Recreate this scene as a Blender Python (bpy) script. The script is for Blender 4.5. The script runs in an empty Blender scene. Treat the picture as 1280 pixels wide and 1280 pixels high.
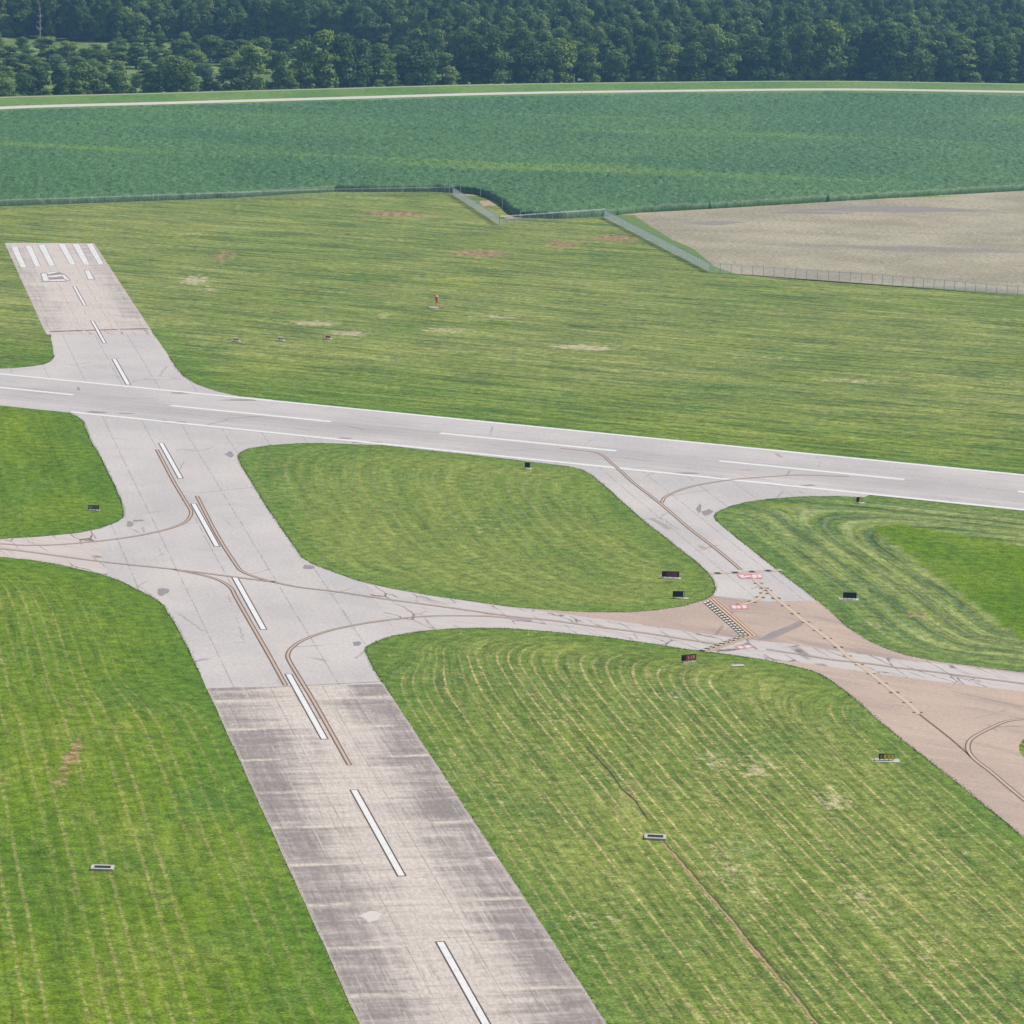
import bpy, bmesh, math, random
import numpy as np
from mathutils import Vector, Matrix, noise as mnoise
from mathutils.geometry import tessellate_polygon
random.seed(7); rng = np.random.default_rng(7)
scene = bpy.context.scene
C = scene.collection
rad = math.radians

# ------------------------------------------------------------------ camera
H, PITCH, ROLL, F = 122.46, 0.20277, 0.02977, 4191.2
def axes():
    f = Vector((0, math.cos(PITCH), -math.sin(PITCH))); r = Vector((1, 0, 0)); u = r.cross(f)
    return math.cos(ROLL)*r+math.sin(ROLL)*u, -math.sin(ROLL)*r+math.cos(ROLL)*u, f
CR, CU, CF = axes()
cam_d = bpy.data.cameras.new('camera'); cam = bpy.data.objects.new('camera', cam_d); C.objects.link(cam)
cam.matrix_world = Matrix(((CR.x, CU.x, -CF.x, 0), (CR.y, CU.y, -CF.y, 0), (CR.z, CU.z, -CF.z, H), (0, 0, 0, 1)))
cam_d.sensor_width = 36; cam_d.lens = F/1280*36; cam_d.clip_start = 1; cam_d.clip_end = 20000
scene.camera = cam

# ------------------------------------------------------------------ light
SUN_AZ = rad(68)        # clockwise from +Y
SUN_EL = rad(50)
w = bpy.data.worlds.new('World'); scene.world = w; w.use_nodes = True
nt = w.node_tree
sky = nt.nodes.new('ShaderNodeTexSky'); sky.sky_type = 'NISHITA'; sky.sun_disc = False
sky.sun_elevation = SUN_EL; sky.sun_rotation = SUN_AZ; sky.air_density = 1.2; sky.dust_density = 1.5
nt.links.new(sky.outputs[0], nt.nodes['Background'].inputs[0]); nt.nodes['Background'].inputs[1].default_value = 0.095
sl = bpy.data.lights.new('sun', 'SUN'); sl.energy = 4.3; sl.angle = rad(0.6); sl.color = (1, 0.955, 0.88)
so = bpy.data.objects.new('sun', sl); C.objects.link(so)
sd = Vector((math.sin(SUN_AZ)*math.cos(SUN_EL), math.cos(SUN_AZ)*math.cos(SUN_EL), math.sin(SUN_EL)))
so.rotation_euler = (-sd).to_track_quat('-Z', 'Y').to_euler(); so.location = (300, 300, 600)
scene.view_settings.view_transform = 'Standard'; scene.view_settings.look = 'None'
scene.view_settings.exposure = 0.0; scene.view_settings.gamma = 1
scene.render.resolution_x = 1024; scene.render.resolution_y = 1024
scene.cycles.volume_bounces = 1
scene.cycles.transparent_max_bounces = 32

# ------------------------------------------------------------------ survey: photo pixel -> point on level ground
def at(u, v, z=0.0):
    d = CF*F+CR*(u-640)+CU*(640-v)
    t = (z-H)/d.z
    return (d.x*t, d.y*t)
def pts(s, z=0.0):
    return [at(*p, z) for p in s]
def dist_at(u, v):
    x, y = at(u, v); return math.hypot(x, y)
A0 = np.array([-6.7066, 355.9]); AA = 1.78067; P = 60.96; DL = 36.58
B0 = np.array([-71.867, 695.32]); BA = -0.37347
dA = np.array([math.cos(AA), math.sin(AA)]); nA = np.array([-dA[1], dA[0]])
dB = np.array([math.cos(BA), math.sin(BA)]); nB = np.array([-dB[1], dB[0]])
AW = 12.8; BW = 17.05
def Apt(s, c): return tuple(A0+dA*s+nA*c)
def Bpt(s, c): return tuple(B0+dB*s+nB*c)
def sA(p): return float((np.array(p)-A0)@dA)

# ------------------------------------------------------------------ helpers
def tag(o, label=None, cat=None, group=None, kind=None):
    if label: o['label'] = label
    if cat: o['category'] = cat
    if group: o['group'] = group
    if kind: o['kind'] = kind
    return o
def thing(name, label, cat, loc, rz=0, group=None):
    o = bpy.data.objects.new(name, None); C.objects.link(o); o.empty_display_size = .5
    o.location = loc; o.rotation_euler = (0, 0, rz); return tag(o, label, cat, group)
def link_mesh(name, me, mat, parent=None):
    o = bpy.data.objects.new(name, me); C.objects.link(o)
    if mat and not me.materials: me.materials.append(mat)
    if parent: o.parent = parent
    return o
def obj(name, bm, mat, parent=None, smooth=False):
    me = bpy.data.meshes.new(name); bm.normal_update(); bm.to_mesh(me); bm.free()
    if smooth: me.shade_smooth()
    return link_mesh(name, me, mat, parent)
def box(bm, c, s, rz=0, bev=0):
    m = Matrix.Translation(c) @ Matrix.Rotation(rz, 4, 'Z') @ Matrix.Diagonal((s[0], s[1], s[2], 1))
    r = bmesh.ops.create_cube(bm, size=1, matrix=m)
    if bev:
        es = list({e for v in r['verts'] for e in v.link_edges})
        bmesh.ops.bevel(bm, geom=es, offset=bev, segments=2, affect='EDGES')
def cyl(bm, a, b, r1, r2=None, n=8):
    a = Vector(a); b = Vector(b); r2 = r1 if r2 is None else r2
    q = (b-a).to_track_quat('Z', 'Y').to_matrix().to_4x4()
    bmesh.ops.create_cone(bm, cap_ends=True, segments=n, radius1=r1, radius2=r2, depth=(b-a).length,
                          matrix=Matrix.Translation((a+b)/2) @ q)
def dens(poly, step, jit, closed=True):
    out = []; n = len(poly)
    for i in range(n if closed else n-1):
        a = np.array(poly[i]); b = np.array(poly[(i+1) % n]); L = np.hypot(*(b-a)); k = max(1, int(min(L/step, 400)))
        for j in range(k):
            p = a+(b-a)*j/k
            if jit and abs(p[0]) < 330 and p[1] < 1100:
                v = mnoise.noise_vector(Vector((p[0]*1.9, p[1]*1.9, 3)))*jit*.55+mnoise.noise_vector(Vector((p[0]*.13, p[1]*.13, 9)))*jit*.9
                p = p+np.array([v.x, v.y])
            out.append(tuple(p))
    if not closed: out.append(tuple(poly[-1]))
    return out
def sheet(name, poly, z, mat, holes=(), frame=None, jit=0.0, step=1.6, kind='structure', parent=None):
    if jit:
        poly = dens(poly, step, jit); holes = [dens(h, step, jit) for h in holes]
    loops = [poly]+list(holes)
    tri = tessellate_polygon([[Vector((p[0], p[1], 0)) for p in l] for l in loops])
    allp = [p for l in loops for p in l]
    o0, ang = frame if frame else (np.array([0., 0.]), 0.)
    c, s = math.cos(-ang), math.sin(-ang)
    vs = [((p[0]-o0[0])*c-(p[1]-o0[1])*s, (p[0]-o0[0])*s+(p[1]-o0[1])*c, 0) for p in allp]
    fs = []
    for t in tri:
        a, b, d = [vs[i] for i in t]
        ar = (b[0]-a[0])*(d[1]-a[1])-(b[1]-a[1])*(d[0]-a[0])
        if abs(ar) < 1e-9: continue
        fs.append(tuple(t) if ar > 0 else (t[0], t[2], t[1]))
    me = bpy.data.meshes.new(name); me.from_pydata(vs, [], fs); me.update()
    o = link_mesh(name, me, mat, parent); o.location = (o0[0], o0[1], z); o.rotation_euler = (0, 0, ang)
    if kind: o['kind'] = kind
    return o
def ribbon_faces(line, off0, off1, vs, fs, z):
    line = [np.array(p, float) for p in line]; n = len(line); base = len(vs)
    for i, p in enumerate(line):
        a = line[max(i-1, 0)]; b = line[min(i+1, n-1)]; t = b-a; t = t/np.hypot(*t); nn = np.array([-t[1], t[0]])
        for o in (off0, off1): q = p+nn*o; vs.append((q[0], q[1], z))
    for i in range(n-1):
        k = base+2*i; fs.append((k, k+2, k+3, k+1) if off0 > off1 else (k, k+1, k+3, k+2)[::1])
def smooth_line(p, step=1.5):
    p = [np.array(q, float) for q in p]; out = []
    for i in range(len(p)-1):
        a, b = p[i], p[i+1]; z0 = p[i-1] if i else 2*a-b; z1 = p[i+2] if i+2 < len(p) else 2*b-a
        k = max(1, int(np.hypot(*(b-a))/step))
        for j in range(k):
            t = j/k
            out.append(.5*((2*a)+(-z0+b)*t+(2*z0-5*a+4*b-z1)*t*t+(-z0+3*a-3*b+z1)*t**3))
    out.append(p[-1]); return out
def mesh_obj(name, vs, fs, mat, kind=None, parent=None):
    me = bpy.data.meshes.new(name); me.from_pydata([tuple(v) for v in vs], [], fs); me.update()
    bm = bmesh.new(); bm.from_mesh(me)
    for f in bm.faces:
        if f.normal.z < 0: f.normal_flip()
    bm.to_mesh(me); bm.free()
    o = link_mesh(name, me, mat, parent)
    if kind: o['kind'] = kind
    return o

# ------------------------------------------------------------------ material node shorthand
class NM:
    def __init__(s, name, rough=.9, spec=.2):
        s.m = bpy.data.materials.new(name); s.m.use_nodes = True; s.t = s.m.node_tree; s.b = s.t.nodes['Principled BSDF']
        s.b.inputs['Roughness'].default_value = rough; s.b.inputs['Specular IOR Level'].default_value = spec
    def n(s, ty, **k):
        x = s.t.nodes.new(ty)
        for a, b in k.items(): setattr(x, a, b)
        return x
    def put(s, sock, v):
        if v is None: return
        if isinstance(v, bpy.types.NodeSocket): s.t.links.new(v, sock)
        elif isinstance(v, tuple) and len(v) == 3 and sock.type == 'RGBA': sock.default_value = (*v, 1)
        else: sock.default_value = v
    def math(s, op, a, b=None, c=None):
        x = s.n('ShaderNodeMath', operation=op); s.put(x.inputs[0], a); s.put(x.inputs[1], b); s.put(x.inputs[2], c); return x.outputs[0]
    def mul(s, a, b): return s.math('MULTIPLY', a, b)
    def add(s, a, b): return s.math('ADD', a, b)
    def pos(s): return s.n('ShaderNodeNewGeometry').outputs['Position']
    def ob(s): return s.n('ShaderNodeTexCoord').outputs['Object']
    def attr(s, nm): return s.n('ShaderNodeAttribute', attribute_name=nm).outputs['Fac']
    def sep(s, v): x = s.n('ShaderNodeSeparateXYZ'); s.put(x.inputs[0], v); return x.outputs
    def comb(s, a, b, c):
        x = s.n('ShaderNodeCombineXYZ'); s.put(x.inputs[0], a); s.put(x.inputs[1], b); s.put(x.inputs[2], c); return x.outputs[0]
    def scale(s, v, sc):
        x = s.n('ShaderNodeVectorMath', operation='MULTIPLY'); s.put(x.inputs[0], v); x.inputs[1].default_value = sc; return x.outputs[0]
    def noise(s, v, sc=1., det=3., ro=.55, dist=0.):
        x = s.n('ShaderNodeTexNoise'); s.put(x.inputs['Vector'], v); x.inputs['Scale'].default_value = sc
        x.inputs['Detail'].default_value = det; x.inputs['Roughness'].default_value = ro; x.inputs['Distortion'].default_value = dist; return x.outputs['Fac']
    def vor(s, v, sc=1., feat='F1', out='Distance'):
        x = s.n('ShaderNodeTexVoronoi', feature=feat); s.put(x.inputs['Vector'], v); x.inputs['Scale'].default_value = sc; return x.outputs[out]
    def ss(s, v, a, b, lo=0., hi=1.):
        x = s.n('ShaderNodeMapRange', interpolation_type='SMOOTHSTEP'); s.put(x.inputs[0], v)
        for i, q in enumerate((a, b, lo, hi)): x.inputs[i+1].default_value = q
        return x.outputs[0]
    def mix(s, f, a, b, mode='MIX'):
        x = s.n('ShaderNodeMix', data_type='RGBA', blend_type=mode); s.put(x.inputs[0], f); s.put(x.inputs[6], a); s.put(x.inputs[7], b); return x.outputs[2]
    def col(s, c): s.put(s.b.inputs['Base Color'], c)
    def bump(s, h, dist, st=1.):
        x = s.n('ShaderNodeBump'); x.inputs['Strength'].default_value = st; x.inputs['Distance'].default_value = dist
        s.put(x.inputs['Height'], h); s.t.links.new(x.outputs[0], s.b.inputs['Normal'])
def plain(name, c, rough=.7, spec=.3, var=.15, sc=4.):
    m = NM(name, rough, spec); n = m.noise(m.ob(), sc, 4, .6)
    d = tuple(x*(1-var) for x in c); e = tuple(min(1, x*(1+var)) for x in c)
    m.col(m.mix(n, d, e)); return m.m

# grass -------------------------------------------------------------
def grass_material():
    m = NM('grass_mat', .95, .08)
    p = m.pos(); X = m.sep(p)
    row = m.attr('row'); amp = m.math('MINIMUM', m.attr('rowamp'), 1.5); dirt = m.attr('dirt'); tone = m.attr('tone'); straw = m.attr('straw'); rim = m.attr('rim')
    big = m.noise(p, .012, 3, .55); mid = m.noise(p, .06, 4, .6); clump = m.noise(p, .55, 5, .72); fine = m.noise(p, 2.6, 4, .75)
    lush = m.mix(m.ss(big, .38, .62), (.088, .170, .008), (.136, .215, .008))
    olive = m.mix(m.ss(big, .38, .62), (.152, .210, .042), (.202, .246, .058))
    c = m.mix(tone, lush, olive)
    # broad bluish and yellow patches
    c = m.mix(m.mul(m.ss(mid, .52, .72), .55), c, (.075, .165, .028))
    c = m.mix(m.mul(m.ss(m.noise(m.scale(p, (1, 1, 1)), .035, 4, .6), .52, .7), .5), c, (.185, .245, .030))
    # row-following noise
    rv = m.comb(m.mul(X[0], .05), m.mul(X[1], .05), m.mul(row, .9))
    rn = m.noise(rv, 1., 3, .6)
    rv2 = m.comb(m.mul(X[0], .16), m.mul(X[1], .16), m.mul(row, 2.6))
    rn2 = m.noise(rv2, 1., 3, .65)
    c = m.mix(m.mul(amp, m.ss(rn, .5, .68)), c, m.mix(1., c, (1.38, 1.28, 1.5), 'MULTIPLY'))
    c = m.mix(m.mul(amp, m.ss(rn, .5, .34)), c, m.mix(1., c, (.66, .74, .78), 'MULTIPLY'))
    c = m.mix(m.mul(amp, m.ss(rn2, .57, .70)), c, m.mix(1., c, (.58, .62, .74), 'MULTIPLY'))
    bn = m.math('SINE', m.mul(m.add(row, m.mul(m.noise(p, .05, 3, .6), 1.2)), 6.2832/2.3))
    c = m.mix(m.mul(m.attr('band'), m.ss(bn, .2, .9)), c, m.mix(1., c, (1.28, 1.20, 2.1), 'MULTIPLY'))
    c = m.mix(m.mul(m.attr('band'), m.ss(bn, -.2, -.9)), c, m.mix(1., c, (.74, .80, 1.5), 'MULTIPLY'))
    # wheel tracks / windrows at every mower pass
    wob = m.add(row, m.mul(m.noise(p, .10, 3, .6), .30))
    sn = m.math('SINE', m.mul(wob, 6.2832))
    patch = m.noise(m.comb(m.mul(X[0], .07), m.mul(X[1], .07), m.mul(row, .55)), 1., 4, .65)
    brk = m.noise(p, .9, 3, .7)
    rid = m.math('ROUND', m.add(wob, -.25)); each = m.noise(m.comb(m.mul(rid, 7.31), m.mul(X[1], .006), m.mul(X[0], .006)), 1., 1, .5)
    fine_brk = m.noise(p, 1.7, 4, .85)
    spk = m.add(m.mul(brk, .45), m.mul(fine_brk, .55))
    spk2 = m.ss(spk, .44, .56)
    line = m.mul(m.mul(m.ss(sn, .55, .98), m.ss(each, .34, .58)), m.mul(m.ss(patch, .34, .54, .35, 1.), m.ss(spk, .40, .54)))
    irr = m.noise(m.comb(m.mul(X[0], .085), m.mul(X[1], .085), m.add(m.mul(row, 2.3), m.mul(brk, .5))), 1., 2, .6)
    line = m.math('MAXIMUM', line, m.mul(m.mul(m.ss(irr, .53, .64), m.ss(mid, .66, .44)), m.mul(spk2, .6)))
    c = m.mix(m.mul(m.mul(line, straw), .92), c, m.mix(m.ss(fine_brk, .4, .6), (.32, .25, .10), (.58, .46, .23)))
    c = m.mix(m.mul(m.mul(m.ss(irr, .42, .32), m.ss(spk, .50, .40)), m.mul(straw, .95)), c, m.mix(1., c, (.40, .46, .5), 'MULTIPLY'))
    sn2 = m.math('SINE', m.add(m.mul(wob, 6.2832), 2.4))
    dl = m.mul(m.mul(m.ss(sn2, .70, .98), m.ss(each, .66, .40)), m.mul(m.ss(patch, .64, .46), m.ss(brk, .32, .56)))
    c = m.mix(m.mul(m.mul(dl, amp), .85), c, m.mix(1., c, (.42, .48, .5), 'MULTIPLY'))
    # loose straw speckle
    sp = m.mul(m.ss(fine_brk, .52, .68), m.ss(mid, .38, .60))
    c = m.mix(m.mul(m.mul(sp, straw), .7), c, (.40, .37, .20))
    # bare dirt and dry patches
    dn = m.ss(m.add(m.mul(dirt, .7), m.mul(m.add(m.mul(m.add(rn2, clump), .5), -.5), m.mul(m.ss(dirt, .02, .3), 3.2))), .30, .75)
    dd = m.mix(m.ss(clump, .4, .6), (.25, .125, .070), (.36, .23, .14))
    c = m.mix(m.mul(dn, .72), c, dd)
    dry = m.attr('dry'); dyn = m.ss(m.add(m.mul(dry, .7), m.mul(m.add(m.mul(m.add(rn2, clump), .5), -.5), m.mul(m.ss(dry, .02, .3), 3.4))), .32, .80)
    c = m.mix(m.mul(dyn, .8), c, m.mix(fine, (.38, .34, .19), (.50, .44, .28)))
    # lusher strip next to pavement
    c = m.mix(m.mul(rim, .5), c, (.085, .178, .022))
    # clumps
    c = m.mix(1., c, m.mix(m.ss(clump, .28, .72), (.60, .62, .60), (1.46, 1.40, 1.46)), 'MULTIPLY')
    c = m.mix(1., c, m.mix(m.ss(fine, .3, .7), (.62, .62, .62), (1.42, 1.42, 1.42)), 'MULTIPLY')
    c = m.mix(m.mul(m.ss(m.noise(p, 1.1, 2, .5), .74, .80), .7), c, (.03, .085, .016))
    m.col(c)
    hgt = m.add(m.mul(clump, .7), m.mul(fine, .4))
    m.bump(hgt, .35, .55)
    return m.m

def asphalt_material(name, base, dark, seam=True, warm=(.47, .40, .35), rubber=False):
    m = NM(name, .92, .15)
    p = m.ob(); X = m.sep(p)
    c = m.mix(m.ss(m.noise(p, .035, 4, .6), .35, .65), base, dark)
    st = m.noise(m.comb(m.mul(X[0], .02), m.mul(X[1], .30), 0.), 1., 4, .65)
    c = m.mix(m.mul(m.ss(st, .5, .68), .35), c, warm)
    c = m.mix(m.mul(m.ss(m.noise(p, .09, 5, .7), .56, .78), .34), c, tuple(x*.72 for x in dark))
    if not seam:
        du = m.noise(m.comb(m.mul(X[0], .03), m.mul(m.add(X[1], m.mul(X[0], .35)), .16), 9.), 1., 4, .65)
        c = m.mix(m.mul(m.ss(du, .5, .66), .6), c, (.31, .245, .215))
    if rubber:
        rb = m.noise(m.comb(m.mul(X[0], .012), m.mul(X[1], 1.1), 3.), 1., 3, .7)
        c = m.mix(m.mul(m.mul(m.ss(m.math('ABSOLUTE', X[1]), 9., 2.), m.ss(rb, .46, .66)), .5), c, (.27, .24, .235))
        c = m.mix(m.mul(m.ss(m.math('ABSOLUTE', m.add(X[1], 5.5)), 5.6, 4.8), .30), c, (.36, .32, .31))
        c = m.mix(m.mul(m.ss(m.math('ABSOLUTE', X[1]), .28, .1), .5), c, (.24, .20, .18))
    if seam:
        ln = m.math('FRACT', m.add(m.math('DIVIDE', m.add(X[1], m.mul(m.noise(p, .05, 2), .3)), 7.6), .31))
        lane_id = m.math('FLOOR', m.math('DIVIDE', X[1], 7.6))
        lt = m.noise(m.comb(m.mul(lane_id, 3.7), 0., 0.), 1., 0)
        c = m.mix(1., c, m.mix(lt, (.93, .93, .95), (1.06, 1.05, 1.03)), 'MULTIPLY')
        sm = m.mul(m.ss(m.math('ABSOLUTE', m.add(ln, -.5)), .020, .008), m.ss(m.noise(m.comb(m.mul(X[0], .25), lane_id, 0.), 1., 3, .7), .38, .56))
        c = m.mix(m.mul(sm, .52), c, (.20, .17, .16))
    c = m.mix(1., c, m.mix(m.ss(m.noise(p, 1.6, 5, .8), .3, .7), (.88, .88, .88), (1.11, 1.11, 1.11)), 'MULTIPLY')
    ck = m.vor(m.comb(m.mul(X[0], .035), m.add(m.mul(X[1], .06), m.mul(m.noise(p, .4, 3, .7), .12)), 0.), 1., 'DISTANCE_TO_EDGE')
    c = m.mix(m.mul(m.mul(m.ss(ck, .010, .004), m.ss(m.noise(p, .08, 2), .5, .6)), .45), c, (.18, .15, .14))
    m.col(c); m.bump(m.noise(p, 4., 4, .7), .02, .4)
    return m.m

def concrete_runway_material(nm='old_concrete_mat', a=.84, b=1.30):
    m = NM(nm, .9, .15)
    p = m.ob(); X = m.sep(p)
    light = m.mix(m.noise(p, .06, 4, .6), (.52, .455, .400), (.64, .565, .50))
    dark = m.mix(m.noise(p, .12, 4, .65), (.215, .185, .172), (.325, .282, .260))
    # slabs: 15 m long, lanes 3.8 m; staining differs slab by slab
    slab = m.math('FLOOR', m.math('DIVIDE', m.add(X[0], m.mul(m.noise(p, .1, 2), 1.6)), 15.2))
    half = m.math('FLOOR', m.math('DIVIDE', X[1], 7.6))
    sr = m.noise(m.comb(m.mul(slab, 1.73), m.mul(half, 2.31), 0.), 1., 1)
    cross = m.noise(m.comb(m.mul(X[0], .42), m.mul(X[1], .055), 0.), 1., 5, .68)
    lon = m.noise(m.comb(m.mul(X[0], .045), m.mul(X[1], .85), 4.), 1., 4, .7)
    edge = m.ss(m.math('ABSOLUTE', X[1]), 2.0, 10.5)
    st = m.add(m.add(m.mul(sr, .36), m.mul(cross, .92)), m.add(m.mul(lon, .52), m.mul(edge, .30)))
    c = m.mix(m.ss(st, a, b), light, dark)
    jt = m.math('ABSOLUTE', m.add(m.math('FRACT', m.math('DIVIDE', m.add(X[0], m.mul(m.noise(p, .2, 3), .8)), 15.2)), -.5))
    c = m.mix(m.mul(m.ss(jt, .440, .492), m.ss(m.noise(p, .12, 3, .7), .36, .6)), c, (.60, .53, .44))
    thin = m.math('ABSOLUTE', m.add(m.math('FRACT', m.math('DIVIDE', X[0], 5.07)), -.5))
    c = m.mix(m.mul(m.mul(m.ss(thin, .478, .492), m.ss(m.noise(p, .3, 3, .7), .45, .6)), .5), c, (.56, .50, .43))
    lt = m.math('ABSOLUTE', m.add(m.math('FRACT', m.math('DIVIDE', X[1], 3.8)), -.5))
    c = m.mix(m.mul(m.mul(m.ss(lt, .455, .485), m.ss(m.noise(p, .22, 3, .7), .42, .6)), .6), c, (.56, .50, .42))
    jl = m.math('ABSOLUTE', m.add(m.math('FRACT', m.add(m.math('DIVIDE', X[1], 7.6), .5)), -.5))
    c = m.mix(m.mul(m.ss(jl, .4935, .4985), .75), c, (.12, .11, .10))
    str_ = m.noise(m.comb(m.mul(X[0], .07), m.mul(X[1], 2.4), 11.), 1., 3, .7)
    c = m.mix(m.mul(m.ss(str_, .54, .70), m.mul(m.ss(m.noise(p, .07, 3, .6), .42, .6), .6)), c, (.60, .53, .46))
    c = m.mix(m.mul(m.ss(str_, .44, .30), .45), c, (.20, .175, .17))
    cs_ = m.noise(m.comb(m.mul(X[0], 1.5), m.mul(X[1], .10), 21.), 1., 3, .7); c = m.mix(m.mul(m.ss(cs_, .5, .7), .35), c, (.24, .205, .20))
    br = m.noise(m.comb(m.mul(X[0], .9), m.mul(X[1], 2.2), 7.), 1., 5, .8)
    c = m.mix(1., c, m.mix(m.ss(br, .3, .7), (.80, .80, .80), (1.17, 1.16, 1.14)), 'MULTIPLY')
    rim = m.ss(m.math('ABSOLUTE', X[1]), 12.2, 12.75)
    c = m.mix(m.mul(rim, .7), c, (.50, .42, .38))
    m.col(c); m.bump(br, .02, .4); return m.m

def cracked_concrete_material(name='cracked_concrete_mat', warm=0.):
    m = NM(name, .9, .15)
    p = m.pos()
    c = m.mix(m.noise(p, .08, 4, .6), (.46+.03*warm, .42, .39-.02*warm), (.60+.02*warm, .54, .50))
    # rotate into taxiway direction
    X = m.sep(p)
    a = BA-.02
    s = m.add(m.mul(X[0], math.cos(a)), m.mul(X[1], math.sin(a))); q = m.add(m.mul(X[0], -math.sin(a)), m.mul(X[1], math.cos(a)))
    wv = m.noise(p, .25, 3, .6)
    cr = m.vor(m.comb(m.add(m.mul(s, .17), m.add(m.mul(q, .16), m.mul(wv, .22))), m.add(m.mul(q, .07), m.mul(wv, .3)), 0.), 1., 'DISTANCE_TO_EDGE')
    crk = m.mul(m.ss(cr, .026, .008), m.ss(m.noise(p, .07, 3, .7), .40, .56))
    c = m.mix(m.mul(crk, .85), c, (.10, .085, .08))
    cr2 = m.vor(m.comb(m.add(m.mul(s, .36), m.mul(q, .45)), m.add(m.mul(q, .12), m.mul(wv, .5)), 3.), 1., 'DISTANCE_TO_EDGE')
    c = m.mix(m.mul(m.mul(m.ss(cr2, .020, .006), m.ss(m.noise(p, .05, 3, .7), .48, .60)), .8), c, (.13, .11, .10))
    seam = m.math('ABSOLUTE', m.add(m.math('FRACT', m.math('DIVIDE', m.add(q, m.mul(wv, .4)), 5.5)), -.5))
    c = m.mix(m.mul(m.mul(m.ss(seam, .465, .485), m.ss(m.noise(p, .2, 3), .4, .6)), .4), c, (.22, .18, .16))
    c = m.mix(m.mul(m.ss(m.noise(m.comb(m.mul(s, .05), m.mul(q, .5), 0.), 1., 4, .7), .5, .7), .4), c, (.42, .34, .28))
    c = m.mix(1., c, m.mix(m.noise(p, 1.4, 5, .8), (.86, .86, .86), (1.12, 1.12, 1.12)), 'MULTIPLY')
    m.col(c); return m.m

def paint_material(name, c, worn=.25, under=(.30, .26, .24), sc=1.2):
    m = NM(name, .75, .25); p = m.pos()
    k = m.ss(m.noise(p, sc, 5, .75), .66-worn*.35, .74-worn*.30)
    m.col(m.mix(m.mul(k, min(1, worn*2.4)), m.mix(m.noise(p, .5, 3), c, tuple(x*.88 for x in c)), under)); return m.m

GRASS = grass_material()
ASPH = asphalt_material('grey_asphalt_mat', (.540, .495, .465), (.465, .432, .412), warm=(.55, .485, .43))
ASPHB = asphalt_material('crosswind_asphalt_mat', (.530, .485, .460), (.455, .420, .400), warm=(.58, .53, .49), rubber=True)
BROWN = asphalt_material('brown_asphalt_mat', (.50, .380, .300), (.43, .325, .265), warm=(.57, .45, .36), seam=False)
CONC = concrete_runway_material(); CONCF = concrete_runway_material('far_concrete_mat', .98, 1.60)
CRACK = cracked_concrete_material(); CRACKW = cracked_concrete_material('pink_concrete_mat', 1.)
WHITE = paint_material('white_paint_mat', (.76, .74, .70), .26)
WHITEW = paint_material('worn_white_paint_mat', (.74, .72, .68), .38, (.42, .36, .33), .9)
DARKP = paint_material('dark_outline_paint_mat', (.11, .085, .08), .2, (.30, .25, .22))
BLACKP = paint_material('black_paint_mat', (.045, .04, .04), .15, (.25, .2, .18))
BRNP = paint_material('line_border_paint_mat', (.20, .115, .080), .3, (.36, .29, .25), 2.)
TANP = paint_material('faded_line_paint_mat', (.52, .42, .33), .3, (.42, .36, .32), 2.)
YELP = paint_material('yellow_paint_mat', (.66, .47, .32), .25, (.45, .36, .28), 2.)
CREAM = paint_material('cream_paint_mat', (.72, .64, .48), .2, (.45, .36, .28), 2.)
REDP = paint_material('faded_red_paint_mat', (.55, .20, .20), .5, (.60, .36, .34), 1.5)
PINKP = paint_material('pink_paint_mat', (.78, .60, .60), .3, (.6, .33, .33), 1.5)
PATCHM = plain('tar_patch_mat', (.30, .25, .23), .95, .1, .25, .6)

# ------------------------------------------------------------------ outlines surveyed from the photograph
G1 = [(66, 440), (68, 445), (64, 451), (55, 455.5), (40, 458), (20, 460), (0, 461), (-60, 463.5)]
G2 = [(187, 412), (200, 429), (211, 445), (220, 460), (230, 471), (245, 480), (270, 489), (300, 495.5), (340, 499.5)]
G3 = [(85, 515), (97, 521), (105, 528), (112, 547), (125, 570), (140, 600), (150, 622), (155, 637), (155, 646), (147, 652), (125, 661),
      (100, 666), (50, 671), (0, 674), (-150, 680)]
G4 = [(-150, 690), (0, 696.5), (37, 700), (75, 706), (100, 712), (125, 717.5), (150, 726), (175, 739), (190, 746), (205, 757), (213, 770), (225, 791), (237, 815), (250, 842)]
I1 = [(297, 571), (300, 566), (310, 561), (335, 557), (372, 554.5), (400, 554), (480, 557), (600, 570), (710, 583), (727, 587), (740, 594),
      (760, 611), (801, 648), (842, 680), (870, 702), (886, 717), (893, 727), (895, 736), (891, 744), (882, 750), (854, 758), (821, 763), (791, 765.5),
      (740, 765.5), (705, 764), (640, 759), (590, 752), (540, 745), (490, 736), (447, 726), (422, 717), (392, 706), (377, 697), (360, 672),
      (335, 637), (315, 604), (300, 580)]
I2T = [(895, 651), (893, 646), (895, 642), (900, 638.5), (913, 633), (933, 628), (959, 624), (1000, 621), (1047, 620.3), (1080, 622)]
I2B = [(895, 651), (913, 666), (943, 690), (974, 715), (1005, 738), (1035, 762), (1060, 785), (1085, 801), (1110, 812), (1135, 820), (1172, 827),
       (1210, 832), (1280, 841), (1500, 868)]
G5T = [(476, 852), (465, 832), (456, 814), (458, 809), (470, 802), (490, 795), (527, 789), (565, 786), (602, 785), (640, 786), (690, 790), (760, 797),
       (822, 806), (860, 812), (885, 815), (922, 820), (955, 825), (980, 830), (1013, 838), (1026, 843), (1039, 851), (1057, 864), (1074, 878), (1105, 906),
       (1136, 931), (1164, 953), (1197, 978), (1241, 1015), (1280, 1047), (1520, 1250)]
I6 = [(1420, 905), (1330, 908), (1290, 915), (1277, 925), (1273, 932), (1274, 940), (1282, 950), (1310, 974), (1380, 1030), (1480, 1000)]

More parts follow.
